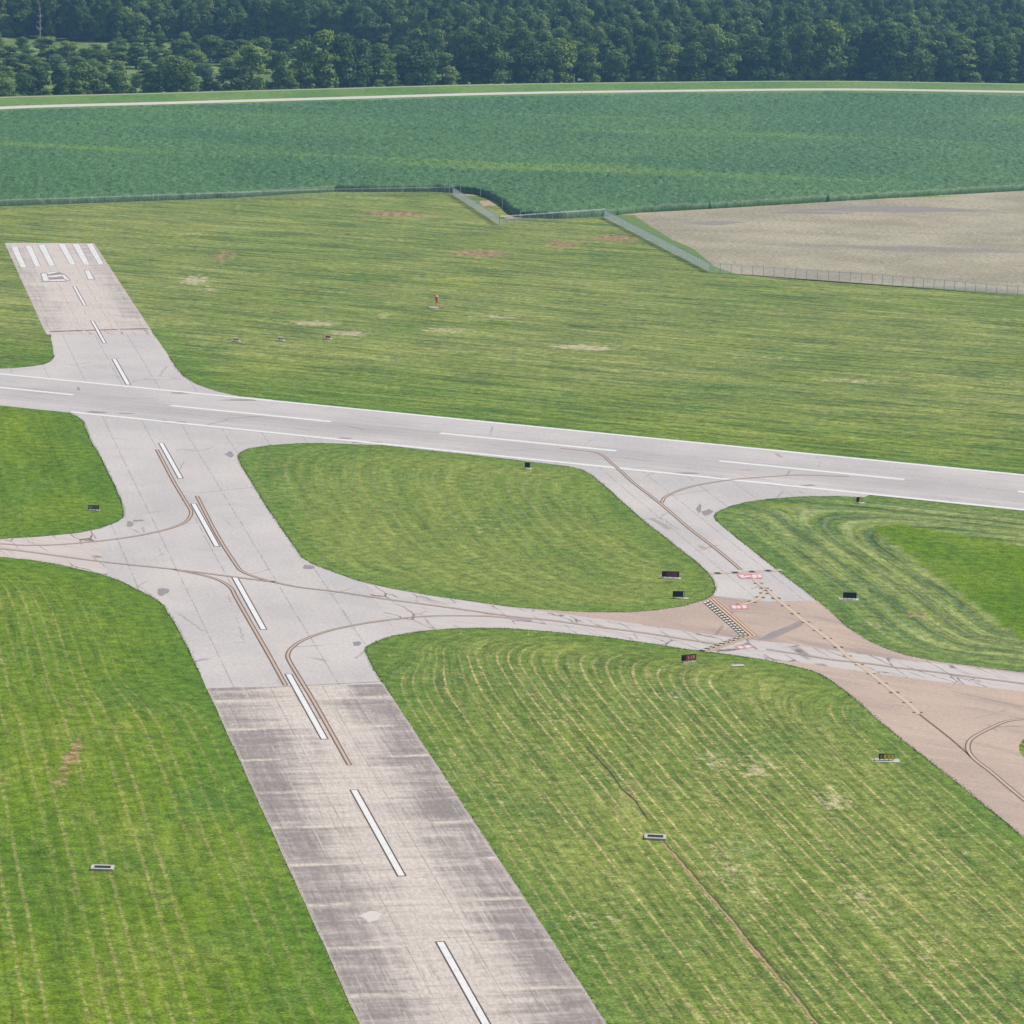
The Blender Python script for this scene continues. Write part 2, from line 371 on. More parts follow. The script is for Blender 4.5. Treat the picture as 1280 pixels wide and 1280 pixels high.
# ------------------------------------------------------------------ ground grid
def axis(lo, hi, st, far_lo, far_hi):
    a = list(np.arange(lo, hi+st/2, st)); s = st; v = a[0]; pre = []
    while v > far_lo: s = min(s*1.25, 400); v -= s; pre.append(v)
    s = st; v = a[-1]; post = []
    while v < far_hi: s = min(s*1.25, 400); v += s; post.append(v)
    return np.array(pre[::-1]+a+post)
def grid_mesh(name, xs, ys, Z):
    nx, ny = len(xs), len(ys); X, Y = np.meshgrid(xs, ys)
    co = np.empty((nx*ny, 3), np.float32); co[:, 0] = X.ravel(); co[:, 1] = Y.ravel(); co[:, 2] = Z
    i = np.arange(nx-1); j = np.arange(ny-1); I, J = np.meshgrid(i, j); a = (J*nx+I).ravel()
    q = np.stack([a, a+1, a+1+nx, a+nx], 1).astype(np.int32)
    return co, q
def from_np(name, co, q):
    me = bpy.data.meshes.new(name); me.vertices.add(len(co)); me.vertices.foreach_set('co', co.astype(np.float32).ravel())
    me.loops.add(q.size); me.loops.foreach_set('vertex_index', q.astype(np.int32).ravel())
    me.polygons.add(len(q)); me.polygons.foreach_set('loop_start', (np.arange(len(q))*q.shape[1]).astype(np.int32))
    me.update(calc_edges=True); return me
def pip(X, Y, poly):
    r = np.zeros(X.shape, bool); n = len(poly)
    for i in range(n):
        x0, y0 = poly[i]; x1, y1 = poly[(i+1) % n]
        c = (y0 > Y) != (y1 > Y)
        with np.errstate(divide='ignore', invalid='ignore'):
            r ^= c & (X < (x1-x0)*(Y-y0)/(y1-y0+1e-12)+x0)
    return r
def dpoly(X, Y, line):
    d = np.full(X.shape, 1e9)
    for (x0, y0), (x1, y1) in zip(line[:-1], line[1:]):
        vx, vy = x1-x0, y1-y0; L = vx*vx+vy*vy+1e-9
        t = np.clip(((X-x0)*vx+(Y-y0)*vy)/L, 0, 1); d = np.minimum(d, np.hypot(X-x0-t*vx, Y-y0-t*vy))
    return d
def smin(a, b, k): h = np.clip(.5+.5*(b-a)/k, 0, 1); return b*(1-h)+a*h-k*h*(1-h)

xs = axis(-230, 260, 1.6, -5000, 5000); ys = axis(290, 1180, 1.6, -2500, 6500)
co, q = grid_mesh('ground', xs, ys, 0.0)
X = co[:, 0].astype(float); Y = co[:, 1].astype(float)
cA = (X-A0[0])*nA[0]+(Y-A0[1])*nA[1]; cB = (X-B0[0])*nB[0]+(Y-B0[1])*nB[1]
# lazy low-frequency wander so passes are never dead straight
wand = .9*np.sin(X*.021+1.3)+.7*np.sin(Y*.017+.4)+.35*np.sin((X+Y)*.06)
row = cB/4.3; amp = np.full(X.shape, 1.); tone = np.full(X.shape, .95); straw = np.full(X.shape, .18)
north = cB > 0
row = np.where(north, (cB+wand)/4.3, row)
tone = np.where(north, np.clip(.35+(cB-BW)/110, .3, 1.), .25); amp = np.where(north, 1.15, amp); straw = np.where(north, .30, straw)
south = ~north
left = south & (cA > 0); right = south & (cA <= 0)
g4 = pts(G4); d4 = dpoly(X, Y, g4)
lowleft = left & (Y < 640) & (dpoly(X, Y, pts(G3)) > d4)
row = np.where(left, cA/3.2, row); amp = np.where(left, .5, amp); straw = np.where(left, .10, straw); tone = np.where(left, .12, tone)
s4 = cA-AW-14*np.exp(-d4/8)
row = np.where(lowleft, (s4+wand*.15)/2.1, row); straw = np.where(lowleft, .42*np.clip(d4/16-.2, .1, 1.), straw)
g5 = pts(G5T[2:21]); d5 = dpoly(X, Y, g5)
s5 = -cA-AW-22*np.exp(-d5/6.5)
row = np.where(right, (s5+wand*.12)/1.65, row); amp = np.where(right, .72, amp); straw = np.where(right, np.clip(d5/14-.25, .15, 1.), straw)
band = np.zeros(X.shape); tone = np.where(right, .72, tone)
i1 = pip(X, Y, pts(I1))
db1 = dpoly(X, Y, pts(I1[17:28])); s1 = -cA-AW-6-30*np.exp(-(-cB-BW)/11.)-30*np.exp(-db1/10.)
row = np.where(i1, (s1+wand)/2.6, row); amp = np.where(i1, .42, amp); straw = np.where(i1, .26, straw)
tone = np.where(i1, .68, tone)
i2 = pip(X, Y, pts(I2T[::-1]+I2B+[(1700, 880), (1700, 690), (1280, 641)]))
dC = dpoly(X, Y, pts(I2B)); s2 = smin(dC, -cB-BW, 24)
row = np.where(i2, (s2+wand*.5)/2.2, row); tone = np.where(i2, .72, tone); straw = np.where(i2, .35, straw); amp = np.where(i2, 1., amp); band = np.where(i2, 1., band); band = np.where(i1, .25, band)
lush = pip(X, Y, pts([(1087, 657), (1130, 656), (1280, 683), (1500, 705), (1500, 960), (1276, 797)]))
band = np.where(lush, 0., band); amp = np.where(lush, .15, amp); tone = np.where(lush, .0, tone); straw = np.where(lush, 0., straw)
edges = [pts(G1), pts(G2), pts(G3), pts(G4), pts(I1+I1[:1]), pts(I2T), pts(I2B), pts(G5T)]
rimd = np.minimum(np.abs(np.abs(cB)-BW), 1e9)
rimd = np.minimum(rimd, np.where(Y < 470, np.abs(np.abs(cA)-AW), 1e9))
for e in edges: rimd = np.minimum(rimd, dpoly(X, Y, e))
rim = np.clip(1-rimd/9., 0, 1)**.8
dirt = np.zeros(X.shape); dry = np.zeros(X.shape)
def splat(arr, u, v, ru, rv, st, ang=0):
    x, y = at(u, v); d = math.hypot(x, y); rx = ru*d/F; ry = rv*d*d/(F*H)
    dx = X-x; dy = Y-y; c, s = math.cos(ang), math.sin(ang)
    arr += st*np.exp(-(((dx*c+dy*s)/rx)**2+((-dx*s+dy*c)/ry)**2))
for a in [(92, 948, 9, 38, 1.5), (76, 905, 4, 40, .9), (100, 1010, 4, 50, .8), (495, 268, 52, 5, 1.2), (700, 305, 28, 7, 1.1), (770, 298, 34, 6, 1.3), (600, 317, 46, 6, 1.1), (278, 322, 15, 12, .9),
          (1146, 768, 14, 6, 1.0), (790, 990, 12, 22, .9), (800, 1022, 8, 14, .9), (1045, 848, 16, 6, .5), (80, 820, 4, 26, .5), (552, 383, 16, 3, .9)]: splat(dirt, *a)
for a in [(243, 350, 22, 7, 1.2), (262, 362, 16, 5, .8), (395, 404, 34, 3.4, 1.6), (440, 417, 36, 3.5, 1.2), (720, 434, 34, 3.5, 1.7), (555, 413, 34, 3, 1.2),
          (620, 396, 34, 4, .9), (480, 394, 16, 4, .8), (950, 960, 40, 24, .7), (1040, 1000, 34, 24, .7), (880, 950, 24, 14, .7), (640, 1000, 60, 60, .35),
          (930, 1090, 60, 60, .55), (760, 1150, 50, 60, .4), (1080, 1120, 50, 40, .5), (700, 900, 40, 30, .4), (850, 870, 40, 14, .5), (1150, 1200, 60, 50, .4), (960, 448, 60, 3, .7), (1060, 476, 50, 3, .8), (240, 292, 34, 4, .6), (60, 283, 60, 3, .5), (520, 560, 30, 3, .0),
          (760, 435, 26, 3, .6), (1190, 1060, 26, 20, .4), (610, 655, 90, 40, .30), (1090, 780, 50, 16, .4), (190, 820, 3, 16, .6),
          (575, 791, 9, 1.6, 1.4), (660, 793, 9, 1.5, 1.2), (813, 814, 9, 1.5, 1.2), (486, 819, 7, 1.4, 1.0), (501, 841, 7, 1.6, 1.0), (712, 1146, 9, 3.4, 1.0), (280, 989, 8, 3, .9)]: splat(dry, *a)
me = from_np('ground', co, q)
for nm, arr in (('row', row), ('rowamp', amp), ('tone', tone), ('straw', straw), ('rim', rim), ('band', band), ('dirt', dirt), ('dry', dry)):
    at_ = me.attributes.new(nm, 'FLOAT', 'POINT'); at_.data.foreach_set('value', arr.astype(np.float32))
me.materials.append(GRASS)
ground = bpy.data.objects.new('ground', me); C.objects.link(ground); ground['kind'] = 'structure'

# ------------------------------------------------------------------ pavements
FA = (A0, AA); FB = (B0, BA)
JN = sA(at(365, 858)); JF = sA(at(124, 413)); JT = sA(at(64, 304))
sheet('apron_north', [at(66, 437)]+[at(*p) for p in G1[1:]]+[at(-80, 480), at(330, 510)]+[at(*p) for p in G2[::-1]]+[at(184, 408), at(63, 410)], .03, ASPH, frame=FA, jit=.20, step=.9)
south_poly = [at(80, 508)]+pts(G3)+pts(G4)+[Apt(JN-1, AW), Apt(JN-1, -AW)]+pts(G5T)+[at(1700, 1200), at(1700, 900)]+pts(I2B[::-1])+pts(I2T[1:])+[at(1110, 610)]
sheet('taxiway_asphalt', south_poly, .03, ASPH, holes=[pts(I1), pts(I6)], frame=FA, jit=.20, step=.9)
sheet('runway_concrete_near', dens([Apt(-420, AW), Apt(JN, AW), Apt(JN, -AW), Apt(-420, -AW)], 1., .11), .036, CONC, frame=FA)
sheet('runway_concrete_far', dens([Apt(JF, AW), Apt(JT, AW), Apt(JT, -AW), Apt(JF, -AW)], 1., .11), .036, CONCF, frame=FA)
sheet('crosswind_runway', dens([Bpt(-420, BW+.9), Bpt(900, BW+.9), Bpt(900, -BW-.9), Bpt(-420, -BW-.9)], 3, .15), .042, ASPHB, frame=FB)
# pale reinforced band at the far joint
sheet('joint_band', [Apt(JF-6.5, AW-.2), Apt(JF, AW-.1), Apt(JF, -AW+.1), Apt(JF-6.5, -AW+.2)], .036, CRACKW, frame=FA, jit=.2)
# brown asphalt taxiway
brown = pts([(650, 760.5)])+pts([p for p in I1[::-1] if False])
brown = pts([(655, 761), (705, 764.3), (740, 765.8), (791, 765.8), (821, 763.3), (854, 758.3), (882, 750.3), (891, 745), (960, 752), (1022, 751), (1035, 762.3), (1060, 785.3),
             (1085, 801.3), (1110, 812.3), (1135, 820.3), (1172, 827.3), (1210, 832.3), (1280, 841.3), (1500, 868), (1700, 900), (1700, 1200), (1520, 1249)]) + \
        pts([(1280, 1046.5), (1241, 1014.5), (1197, 977.5), (1164, 952.5), (1136, 930.5), (1105, 905.5), (1074, 877.5), (1057, 863.5), (1039, 850.5), (1026, 842.5), (1013, 837.5), (980, 829.5), (955, 824.6), (900, 806), (800, 780)])
sheet('brown_taxiway', brown, .036, BROWN, holes=[pts(I6)], frame=FB, jit=.20, step=.9)
# cracked concrete strips
strip_t = [(457, 729.5), (490, 736.5), (540, 745.5), (590, 752.5), (640, 759.5), (690, 767), (740, 774), (791, 780), (831, 785.5), (860, 790), (914, 797), (947, 801), (985, 805), (1020, 811),
           (1055, 815), (1114, 823), (1186, 831), (1280, 843), (1500, 871)]
strip_b = [(1500, 900), (1280, 865), (1219, 858), (1153, 850), (1092, 842), (1044, 835), (1000, 828.5), (955, 824.6), (922, 819.6), (885, 814.6), (860, 811.6), (822, 805.6), (760, 796.6), (690, 789.6),
           (640, 785.6), (602, 784.6), (565, 785.6), (527, 788.6), (496, 792.5), (480, 766), (466, 747)]
sheet('concrete_strip_east', pts(strip_t+strip_b), .042, CRACK, jit=.20, step=.9)
sheet('concrete_strip_west', pts([(-150, 680.3), (0, 674.3), (50, 671.3), (100, 666.3), (117, 663), (125, 690), (136, 719.5), (125, 717.2), (100, 711.7), (75, 705.7), (37, 699.7), (0, 696.2), (-150, 689.7)]), .042, CRACKW, jit=.15)

def multi_sheet(name, polys, z, mat):
    vs, fs = [], []
    for pl in polys:
        tri = tessellate_polygon([[Vector((p[0], p[1], 0)) for p in pl]]); b = len(vs)
        vs += [(p[0], p[1], z) for p in pl]; fs += [tuple(b+i for i in t) for t in tri]
    return mesh_obj(name, vs, fs, mat, 'structure')
def lines(name, segs, z, mat):
    vs, fs = [], []
    for ln, a, b in segs: ribbon_faces(ln, a, b, vs, fs, z)
    return mesh_obj(name, vs, fs, mat, 'structure')
def blob(u, v, ru, rv, n=18, seed=0):
    r = random.Random(seed); ph = r.random()*9
    return [at(u+ru*math.cos(t)*(1+.25*math.sin(3*t+ph)+.15*r.uniform(-1, 1)), v+rv*math.sin(t)*(1+.25*math.sin(2*t+ph)+.2*r.uniform(-1, 1))) for t in [2*math.pi*i/n for i in range(n)]]
# tar patches and stains on the pavement
def stain_material():
    m = NM('stain_mat', .95, .1); p = m.pos()
    m.col(m.mix(m.noise(p, .35, 4, .7), (.22, .19, .20), (.36, .32, .31))); return m.m
multi_sheet('pavement_stains', [blob(162, 655, 4, 4.5, seed=1), blob(172, 651, 7, 1.3, seed=2), blob(203, 740, 7, 5, seed=3), blob(446, 805, 5, 3.2, seed=4), blob(287, 568, 5, 3, seed=5),
    blob(385, 709, 7, 3, seed=6), blob(884, 641, 7, 4, seed=7), blob(874, 636, 3, 5, seed=11), blob(700-260, 745, 0.5, .5, seed=8)], .052, stain_material())
multi_sheet('pale_patch', [blob(464, 1146, 12, 6, seed=9)], .052, plain('pale_patch_mat', (.60, .55, .50), .9, .1, .1, 1.))
multi_sheet('tar_streaks', [pts([(947, 800), (965, 790), (985, 783), (1003, 774), (1003, 782), (985, 790), (966, 799)])] +
            [blob(*a) for a in [(455, 553, 20, 1, 14, 21), (430, 548, 9, .8, 14, 26), (850, 592, 22, 1.1, 14, 22), (888, 597, 12, 1.0, 14, 23), (975, 606, 14, .9, 14, 24), (1010, 607, 10, .8, 14, 25),
             (120, 515.5, 14, 1.0, 14, 27), (158, 517, 10, .8, 14, 28), (200, 526, 12, .8, 14, 29), (225, 528, 9, .7, 14, 30), (98, 486, 2, 2.5, 14, 31), (225, 491.5, 14, .9, 14, 32), (300, 500.3, 24, .8, 14, 33)]], .052, PATCHM)
# far joint dark line
lines('joint_filler', [([at(62, 414.8), at(104, 413.2)], -.7, .7), ([at(106, 413.2), at(147, 412)], -.6, .6), ([at(150, 411.8), at(184, 410.8)], -.6, .6)], .046, BRNP)
lines('joint_near', [(smooth_line([at(262, 863.2), at(310, 861.5), at(365, 858), at(425, 854.8), at(476, 852.3)]), -.12, .12)], .046, PATCHM)

# runway markings ------------------------------------------------------
def dash(s0, s1, c0, c1, fr=Apt): return [fr(s0, c0), fr(s1, c0), fr(s1, c1), fr(s0, c1)]
wh, dk = [], []
Ad = [((549, 1178), (610, 1283)), ((442, 988), (502.5, 1095)), ((361, 843), (405, 924)), ((294, 722), (329, 787)), ((242, 630), (271, 683)), ((200, 554), (227, 598)),
      ((143, 449), (160, 481)), ((115, 401), (131, 429)), ((93, 358), (106, 382))]
for a, b in Ad:
    s0, s1 = sA(at(*a)), sA(at(*b))
    cm = float((np.array(at(*a))-A0)@nA+(np.array(at(*b))-A0)@nA)/2
    cm = max(-.6, min(.6, cm))
    hw = .38 if s0 < 5.2*P else (.40 if s0 < 6.9*P else .30)
    wh.append(dash(s0, s1, cm-hw, cm+hw))
    dk.append(dash(s0+.25, s1-.25, cm-hw-.2, cm+hw+.2))
dk = dk
multi_sheet('runway_centreline_border', dk, .050, DARKP)
multi_sheet('runway_centreline', wh, .056, WHITE)
bl = []
for a, b in [((-180, 466), (91, 494)), ((215, 506.5), (412, 528)), ((550, 541.5), (770, 564)), ((900, 576), (1130, 600)), ((1272, 615), (1560, 643))]:
    s = [float((np.array(at(*p))-B0)@dB) for p in (a, b)]
    cm = float((np.array(at(*a))-B0)@nB+(np.array(at(*b))-B0)@nB)/2
    bl.append(dash(s[0], s[1], cm-.75, cm+.75, Bpt))
s85 = float((np.array(at(86, 516))-B0)@dB)
bl.append(dash(-420, 900, BW-.75, BW+.65, Bpt)); bl.append(dash(s85, 900, -BW-.7, -BW+.8, Bpt))
multi_sheet('crosswind_runway_lines', bl, .056, WHITE)
# threshold bars
tb, tbd = [], []
for (u0, u1, v0), (w0, w1, v1) in [((14, 21.5, 308.5), (26, 33, 334.5)), ((31.5, 39, 307.5), (44, 50.5, 333)), ((48, 56, 306.5), (61.5, 68.5, 332.2)), ((73, 81, 305.3), (87.5, 94.5, 330.7)), ((90.5, 98.5, 305), (105, 112, 331)), ((108, 115.5, 305), (123, 129.5, 330.5))]:
    tb.append(pts([(u0, v0), (u1, v0), (w1, v1), (w0, v1)]))
    tbd.append(pts([(u0-.7, v0), (u1+.8, v0), (w1+.8, v1), (w0-.7, v1)]))
multi_sheet('threshold_bar_border', tbd, .050, PATCHM)
multi_sheet('threshold_bars', tb, .056, WHITEW)
num = [[(51.5, 342), (57.5, 342), (62, 351.5), (54.5, 351.5)], [(60, 350), (82, 349.3), (83.5, 351.2), (62, 351.6)], [(60, 344.9), (77, 343.4), (79, 345.6), (61, 347)],
       [(77.5, 343.6), (80.5, 344), (87, 350.3), (81.5, 350.8)], [(57, 341.6), (71, 339.2), (73, 340.3), (61, 343)], [(106, 338.3), (111.5, 338.2), (117.5, 349), (110.5, 349.4)]]
numd = [[(50, 341.3), (58, 341), (72, 338.6), (74.5, 340.5), (81.5, 343), (88.5, 350.6), (82, 352.3), (53.2, 352.6)], [(104.8, 337.8), (112.5, 337.6), (119.5, 349.4), (109.8, 350)]]
multi_sheet('runway_number_border', [pts(p) for p in numd], .050, PATCHM)
multi_sheet('runway_number', [pts(p) for p in num], .057, WHITEW)

# taxi lines: dark border with a faded stripe inside
LN = {
 1: [(196, 562), (217, 602), (235, 632), (239, 640), (237, 647), (230, 654), (212, 661), (187, 667), (160, 672), (120, 677), (75, 681), (32, 682), (0, 680), (-100, 676)],
 2: [(246, 620), (272, 670), (295, 706), (302, 714), (315, 720), (335, 726), (372, 734), (422, 740), (480, 749), (540, 757), (590, 764), (640, 771), (690, 776), (740, 783), (801, 791), (860, 800), (898, 806)],
 3: [(-100, 677), (0, 686), (50, 692), (100, 699), (150, 705), (200, 710), (250, 716), (320, 725), (345, 728)],
 4: [(217, 712), (250, 718.5), (270, 724), (282, 730), (290, 737), (295, 747), (315, 782), (335, 817), (357, 857)],
 5: [(665, 776), (615, 771), (565, 770), (527, 771), (480, 776), (447, 781), (410, 789), (380, 800), (365, 810), (360, 818), (362, 827), (380, 857), (395, 882), (437, 957)],
 6: [(700, 560.5), (740, 565), (754, 570), (764, 579), (777, 590), (791, 603), (827, 631), (862, 661), (892, 684), (915, 703), (926, 712.5)],
 7: [(1062, 596), (1000, 594), (963, 596), (923, 599), (892, 603), (862, 609), (842, 616), (831, 622), (827, 629)],
 8: [(958, 812), (970, 814), (1005, 819), (1039, 825), (1087, 830), (1122, 835), (1166, 840), (1210, 846), (1249, 851), (1280, 855), (1500, 884)],
 9: [(1500, 880), (1340, 893), (1280, 899), (1258, 902), (1241, 909), (1225, 917), (1214, 924), (1210, 931), (1211, 940), (1219, 950), (1241, 967), (1280, 1000), (1500, 1180)],
 10: [(1149, 893), (1186, 922), (1201, 935), (1216, 948)],
}
seg_b, seg_t = [], []
for k, l in LN.items():
    sm_ = smooth_line(pts(l), 1.2)
    bw, tw = (.38, .17) if k not in (9,) else (.40, .2)
    if k == 10: seg_b.append((sm_, -.16, .16)); continue
    seg_b.append((sm_, -bw, bw)); seg_t.append((sm_, -tw, tw))
lines('taxi_line_border', seg_b, .060, BRNP)
lines('taxi_line', seg_t, .066, TANP)
# enhanced centreline with dashes either side, and curved branch
L8 = [(938, 719), (947, 729), (957, 736), (964, 742), (971, 749), (980, 756), (987, 762), (996, 769), (1004, 776), (1013, 782), (1044, 806), (1061, 822), (1087, 841), (1118, 866), (1136, 880), (1149, 893)]
l8 = smooth_line(pts(L8), 1.)
l8b = smooth_line(pts([(955, 735), (956, 740), (952, 745), (946, 750), (936, 754), (922, 757)]), .7)
lines('enhanced_line_base', [(l8, -.42, .42), (l8b, -.4, .4)], .060, TANP)
lines('enhanced_line', [(l8, -.17, .17), (l8b, -.17, .17)], .066, YELP)
def dashes_along(line, off, hw, on, gap, skip0=0):
    out = []; acc = -skip0; cur = []; per = on+gap
    for a, b in zip(line[:-1], line[1:]):
        L = np.hypot(*(np.array(b)-a)); n = max(1, int(L/.4))
        for j in range(n):
            p = np.array(a)+(np.array(b)-a)*j/n; t = acc % per
            if acc >= 0 and t < on: cur.append(p)
            elif len(cur) > 1: out.append((cur, off-hw, off+hw)); cur = []
            else: cur = []
            acc += L/n
    if len(cur) > 1: out.append((cur, off-hw, off+hw))
    return out
lines('enhanced_line_dashes', dashes_along(l8, .52, .2, 1.3, 4.2)+dashes_along(l8, -.52, .2, 1.3, 4.2)+dashes_along(l8b, .55, .25, 1.4, 2)+dashes_along(l8b, -.55, .25, 1.4, 2), .066, DARKP)
# intermediate holding line
h1 = smooth_line([at(886, 717.3), at(930, 715.5), at(977, 712.6)], .5)
lines('hold_line_base', [(h1, -.75, .75)], .060, TANP)
lines('hold_line_dashes', dashes_along(h1, 0, .62, 1.55, 1.6, .6), .066, BLACKP)
# runway holding position marking, two legs meeting at a corner
def quadstrip(a0, a1, b0, b1, f0, f1, n=1, on=1.):
    """strip between fractions f0..f1 of the band a->b, running 0..1 along it"""
    out = []
    L = lambda p, q, t: np.array(p)+(np.array(q)-np.array(p))*t
    for i in range(n):
        t0, t1 = i/n, (i+on)/n
        out.append([tuple(L(L(a0, b0, f0), L(a1, b1, f0), t0)), tuple(L(L(a0, b0, f0), L(a1, b1, f0), t1)), tuple(L(L(a0, b0, f1), L(a1, b1, f1), t1)), tuple(L(L(a0, b0, f1), L(a1, b1, f1), t0))])
    return out
a0, b0 = at(879.5, 753.5), at(891.5, 747.6)      # outer (dashed) side, inner (solid) side at grass end
a1, b1 = at(926, 795), at(945.2, 795)            # at the corner
c0, d0 = at(926, 795), at(945.2, 795)
c1, d1 = at(873.5, 813.6), at(885.5, 815.8)
basep = quadstrip(a0, a1, b0, b1, -.03, .56)+quadstrip(c0, c1, d0, d1, -.03, .50)
multi_sheet('holding_position_base', basep, .060, BLACKP)
multi_sheet('holding_position_tan', quadstrip(a0, a1, b0, b1, .56, 1.06)+quadstrip(c0, c1, d0, d1, .50, 1.03), .060, BRNP)
multi_sheet('holding_position_dashes', quadstrip(a0, a1, b0, b1, .02, .22, 16, .52)+[[tuple(np.array(p)+0*dA) for p in qd] for qd in quadstrip(a0, a1, b0, b1, .30, .50, 16, .55)] +
            quadstrip(c0, c1, d0, d1, .04, .22, 9, .5)+quadstrip(c0, c1, d0, d1, .28, .46, 9, .5), .066, CREAM)
multi_sheet('holding_position_lines', quadstrip(a0, a1, b0, b1, .60, .74)+quadstrip(a0, a1, b0, b1, .86, 1.0)+quadstrip(c0, c1, d0, d1, .58, .73)+quadstrip(c0, c1, d0, d1, .84, .99), .066, YELP)
# surface painted signs
multi_sheet('surface_sign_red', [pts([(920.5, 718.2), (952, 717.6), (954, 723.8), (925, 723.8)]), pts([(911.5, 756.5), (933.5, 756), (936, 761.8), (914, 762)]), pts([(917, 808.8), (937.5, 806), (944, 809.5), (925, 812)])], .070, REDP)
multi_sheet('surface_sign_lettering', [pts(q_) for q_ in [[(923, 719.2), (929, 719), (931.5, 722.6), (927, 722.8)], [(930, 720.6), (938, 719.6), (939, 721.2), (931.5, 722.2)], [(939.5, 719), (945, 718.8), (946.5, 722.6), (941, 722.7)], [(946, 718.8), (951.3, 718.6), (952.3, 722.3), (948, 722.4)],
            [(914, 757.5), (919, 757.2), (921, 761), (916, 761.2)], [(920.5, 758), (925, 757.6), (926.5, 760.6), (922.5, 761)], [(927, 757.2), (932, 757), (934, 760.6), (929, 761)], [(921, 808.8), (927, 808), (930, 810.6), (925, 811.2)], [(930, 807.9), (936, 807), (940, 809.4), (934, 810.4)]]], .076, PINKP)
# eroded rut in the infield
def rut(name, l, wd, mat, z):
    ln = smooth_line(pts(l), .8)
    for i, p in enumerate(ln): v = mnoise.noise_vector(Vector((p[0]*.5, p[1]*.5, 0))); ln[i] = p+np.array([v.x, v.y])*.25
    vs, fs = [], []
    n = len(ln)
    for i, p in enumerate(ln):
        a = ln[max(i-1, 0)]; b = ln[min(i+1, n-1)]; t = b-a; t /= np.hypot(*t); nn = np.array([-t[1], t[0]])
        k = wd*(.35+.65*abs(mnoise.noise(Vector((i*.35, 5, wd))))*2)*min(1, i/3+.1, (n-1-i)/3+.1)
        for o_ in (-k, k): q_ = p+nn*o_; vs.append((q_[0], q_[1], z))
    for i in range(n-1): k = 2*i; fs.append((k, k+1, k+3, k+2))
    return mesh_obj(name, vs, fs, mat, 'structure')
rut('rut_soil', [(733, 932), (742, 943), (762, 965), (782, 990), (795, 1003), (806, 1018), (816, 1029)], .20, plain('soil_dark_mat', (.09, .06, .04), .95, .1, .4, 3), .02)
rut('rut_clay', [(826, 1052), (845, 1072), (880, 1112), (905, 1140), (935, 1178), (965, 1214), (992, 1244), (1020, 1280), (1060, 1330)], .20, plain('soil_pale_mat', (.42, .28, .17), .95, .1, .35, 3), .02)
rut('rut_border_soil', [(828, 1051), (849, 1072), (885, 1113), (910, 1141), (940, 1178), (970, 1214), (997, 1244), (1024, 1280), (1064, 1330)], .10, plain('soil_brown_mat', (.12, .08, .05), .95, .1, .35, 3), .03)  # narrow dark border strip along the right side of the clay rut

# ragged grass blades leaning over the pavement edges
def fringe(name, lines_):
    V = []
    for ln in lines_:
        ln = dens(ln, .16, 0, False)
        for i in range(len(ln)-1):
            p = np.array(ln[i])
            if p[1] > 760 or abs(p[0]) > 200: continue
            for _ in range(2):
                o_ = p+rng.normal(size=2)*.16; a = rng.uniform(0, 6.28); wd = rng.uniform(.05, .12); h = rng.uniform(.06, .17); ln_ = rng.normal(size=2)*.10
                dx, dy = math.cos(a)*wd, math.sin(a)*wd
                V += [(o_[0]-dx, o_[1]-dy, .0), (o_[0]+dx, o_[1]+dy, .0), (o_[0]+ln_[0], o_[1]+ln_[1], h)]
    me = from_np(name, np.array(V), np.arange(len(V)).reshape(-1, 3)); o = link_mesh(name, me, plain('edge_grass_mat', (.10, .17, .03), .95, .05, .35, .8)); o['kind'] = 'stuff'
    return tag(o, 'ragged grass tufts creeping over the pavement edges', 'grass')
fringe('edge_grass', [pts(G1[1:]), pts(G2), pts(G3), pts(G4), pts(I1+I1[:1]), pts(I2T), pts(I2B[:-1]), pts(G5T[:-1]), [Apt(-80, AW), Apt(JN, AW)], [Apt(-80, -AW), Apt(JN, -AW)],
                      [Bpt(60, BW+.95), Bpt(330, BW+.95)]])

# ------------------------------------------------------------------ tan field, levee, gravel road
def field_material():
    m = NM('harvested_field_mat', .95, .1); p = m.pos(); X = m.sep(p)
    c = m.mix(m.ss(m.noise(p, .03, 4, .6), .35, .65), (.30, .27, .19), (.395, .355, .255))
    c = m.mix(m.mul(m.ss(m.noise(m.comb(m.mul(X[0], .012), m.mul(X[1], .045), 2.), 1., 4, .6), .56, .68), .75), c, (.245, .22, .20))
    c = m.mix(m.mul(m.ss(m.noise(p, .05, 4, .7), .58, .72), .4), c, (.24, .28, .12))
    sp = m.noise(p, .8, 5, .8); c = m.mix(1., c, m.mix(m.ss(sp, .3, .7), (.62, .62, .62), (1.45, 1.4, 1.35)), 'MULTIPLY')
    m.col(c); m.bump(sp, .4, .6); return m.m
sheet('harvested_field', pts([(790, 267), (800, 266), (850, 263.5), (980, 256), (1280, 237), (1700, 212), (1700, 400), (1280, 368.5), (1090, 356), (960, 347.5), (920, 343), (893, 334), (868, 312), (840, 300), (815, 284)]), .04, field_material(), jit=.4, step=4)
multi_sheet('damp_soil_patches', [blob(890, 279, 34, 2.4, 20, 41), blob(1120, 262, 120, 3.2, 24, 42), blob(1010, 266, 50, 1.6, 20, 43)], .055, plain('damp_soil_mat', (.27, .24, .215), .95, .1, .3, .4))

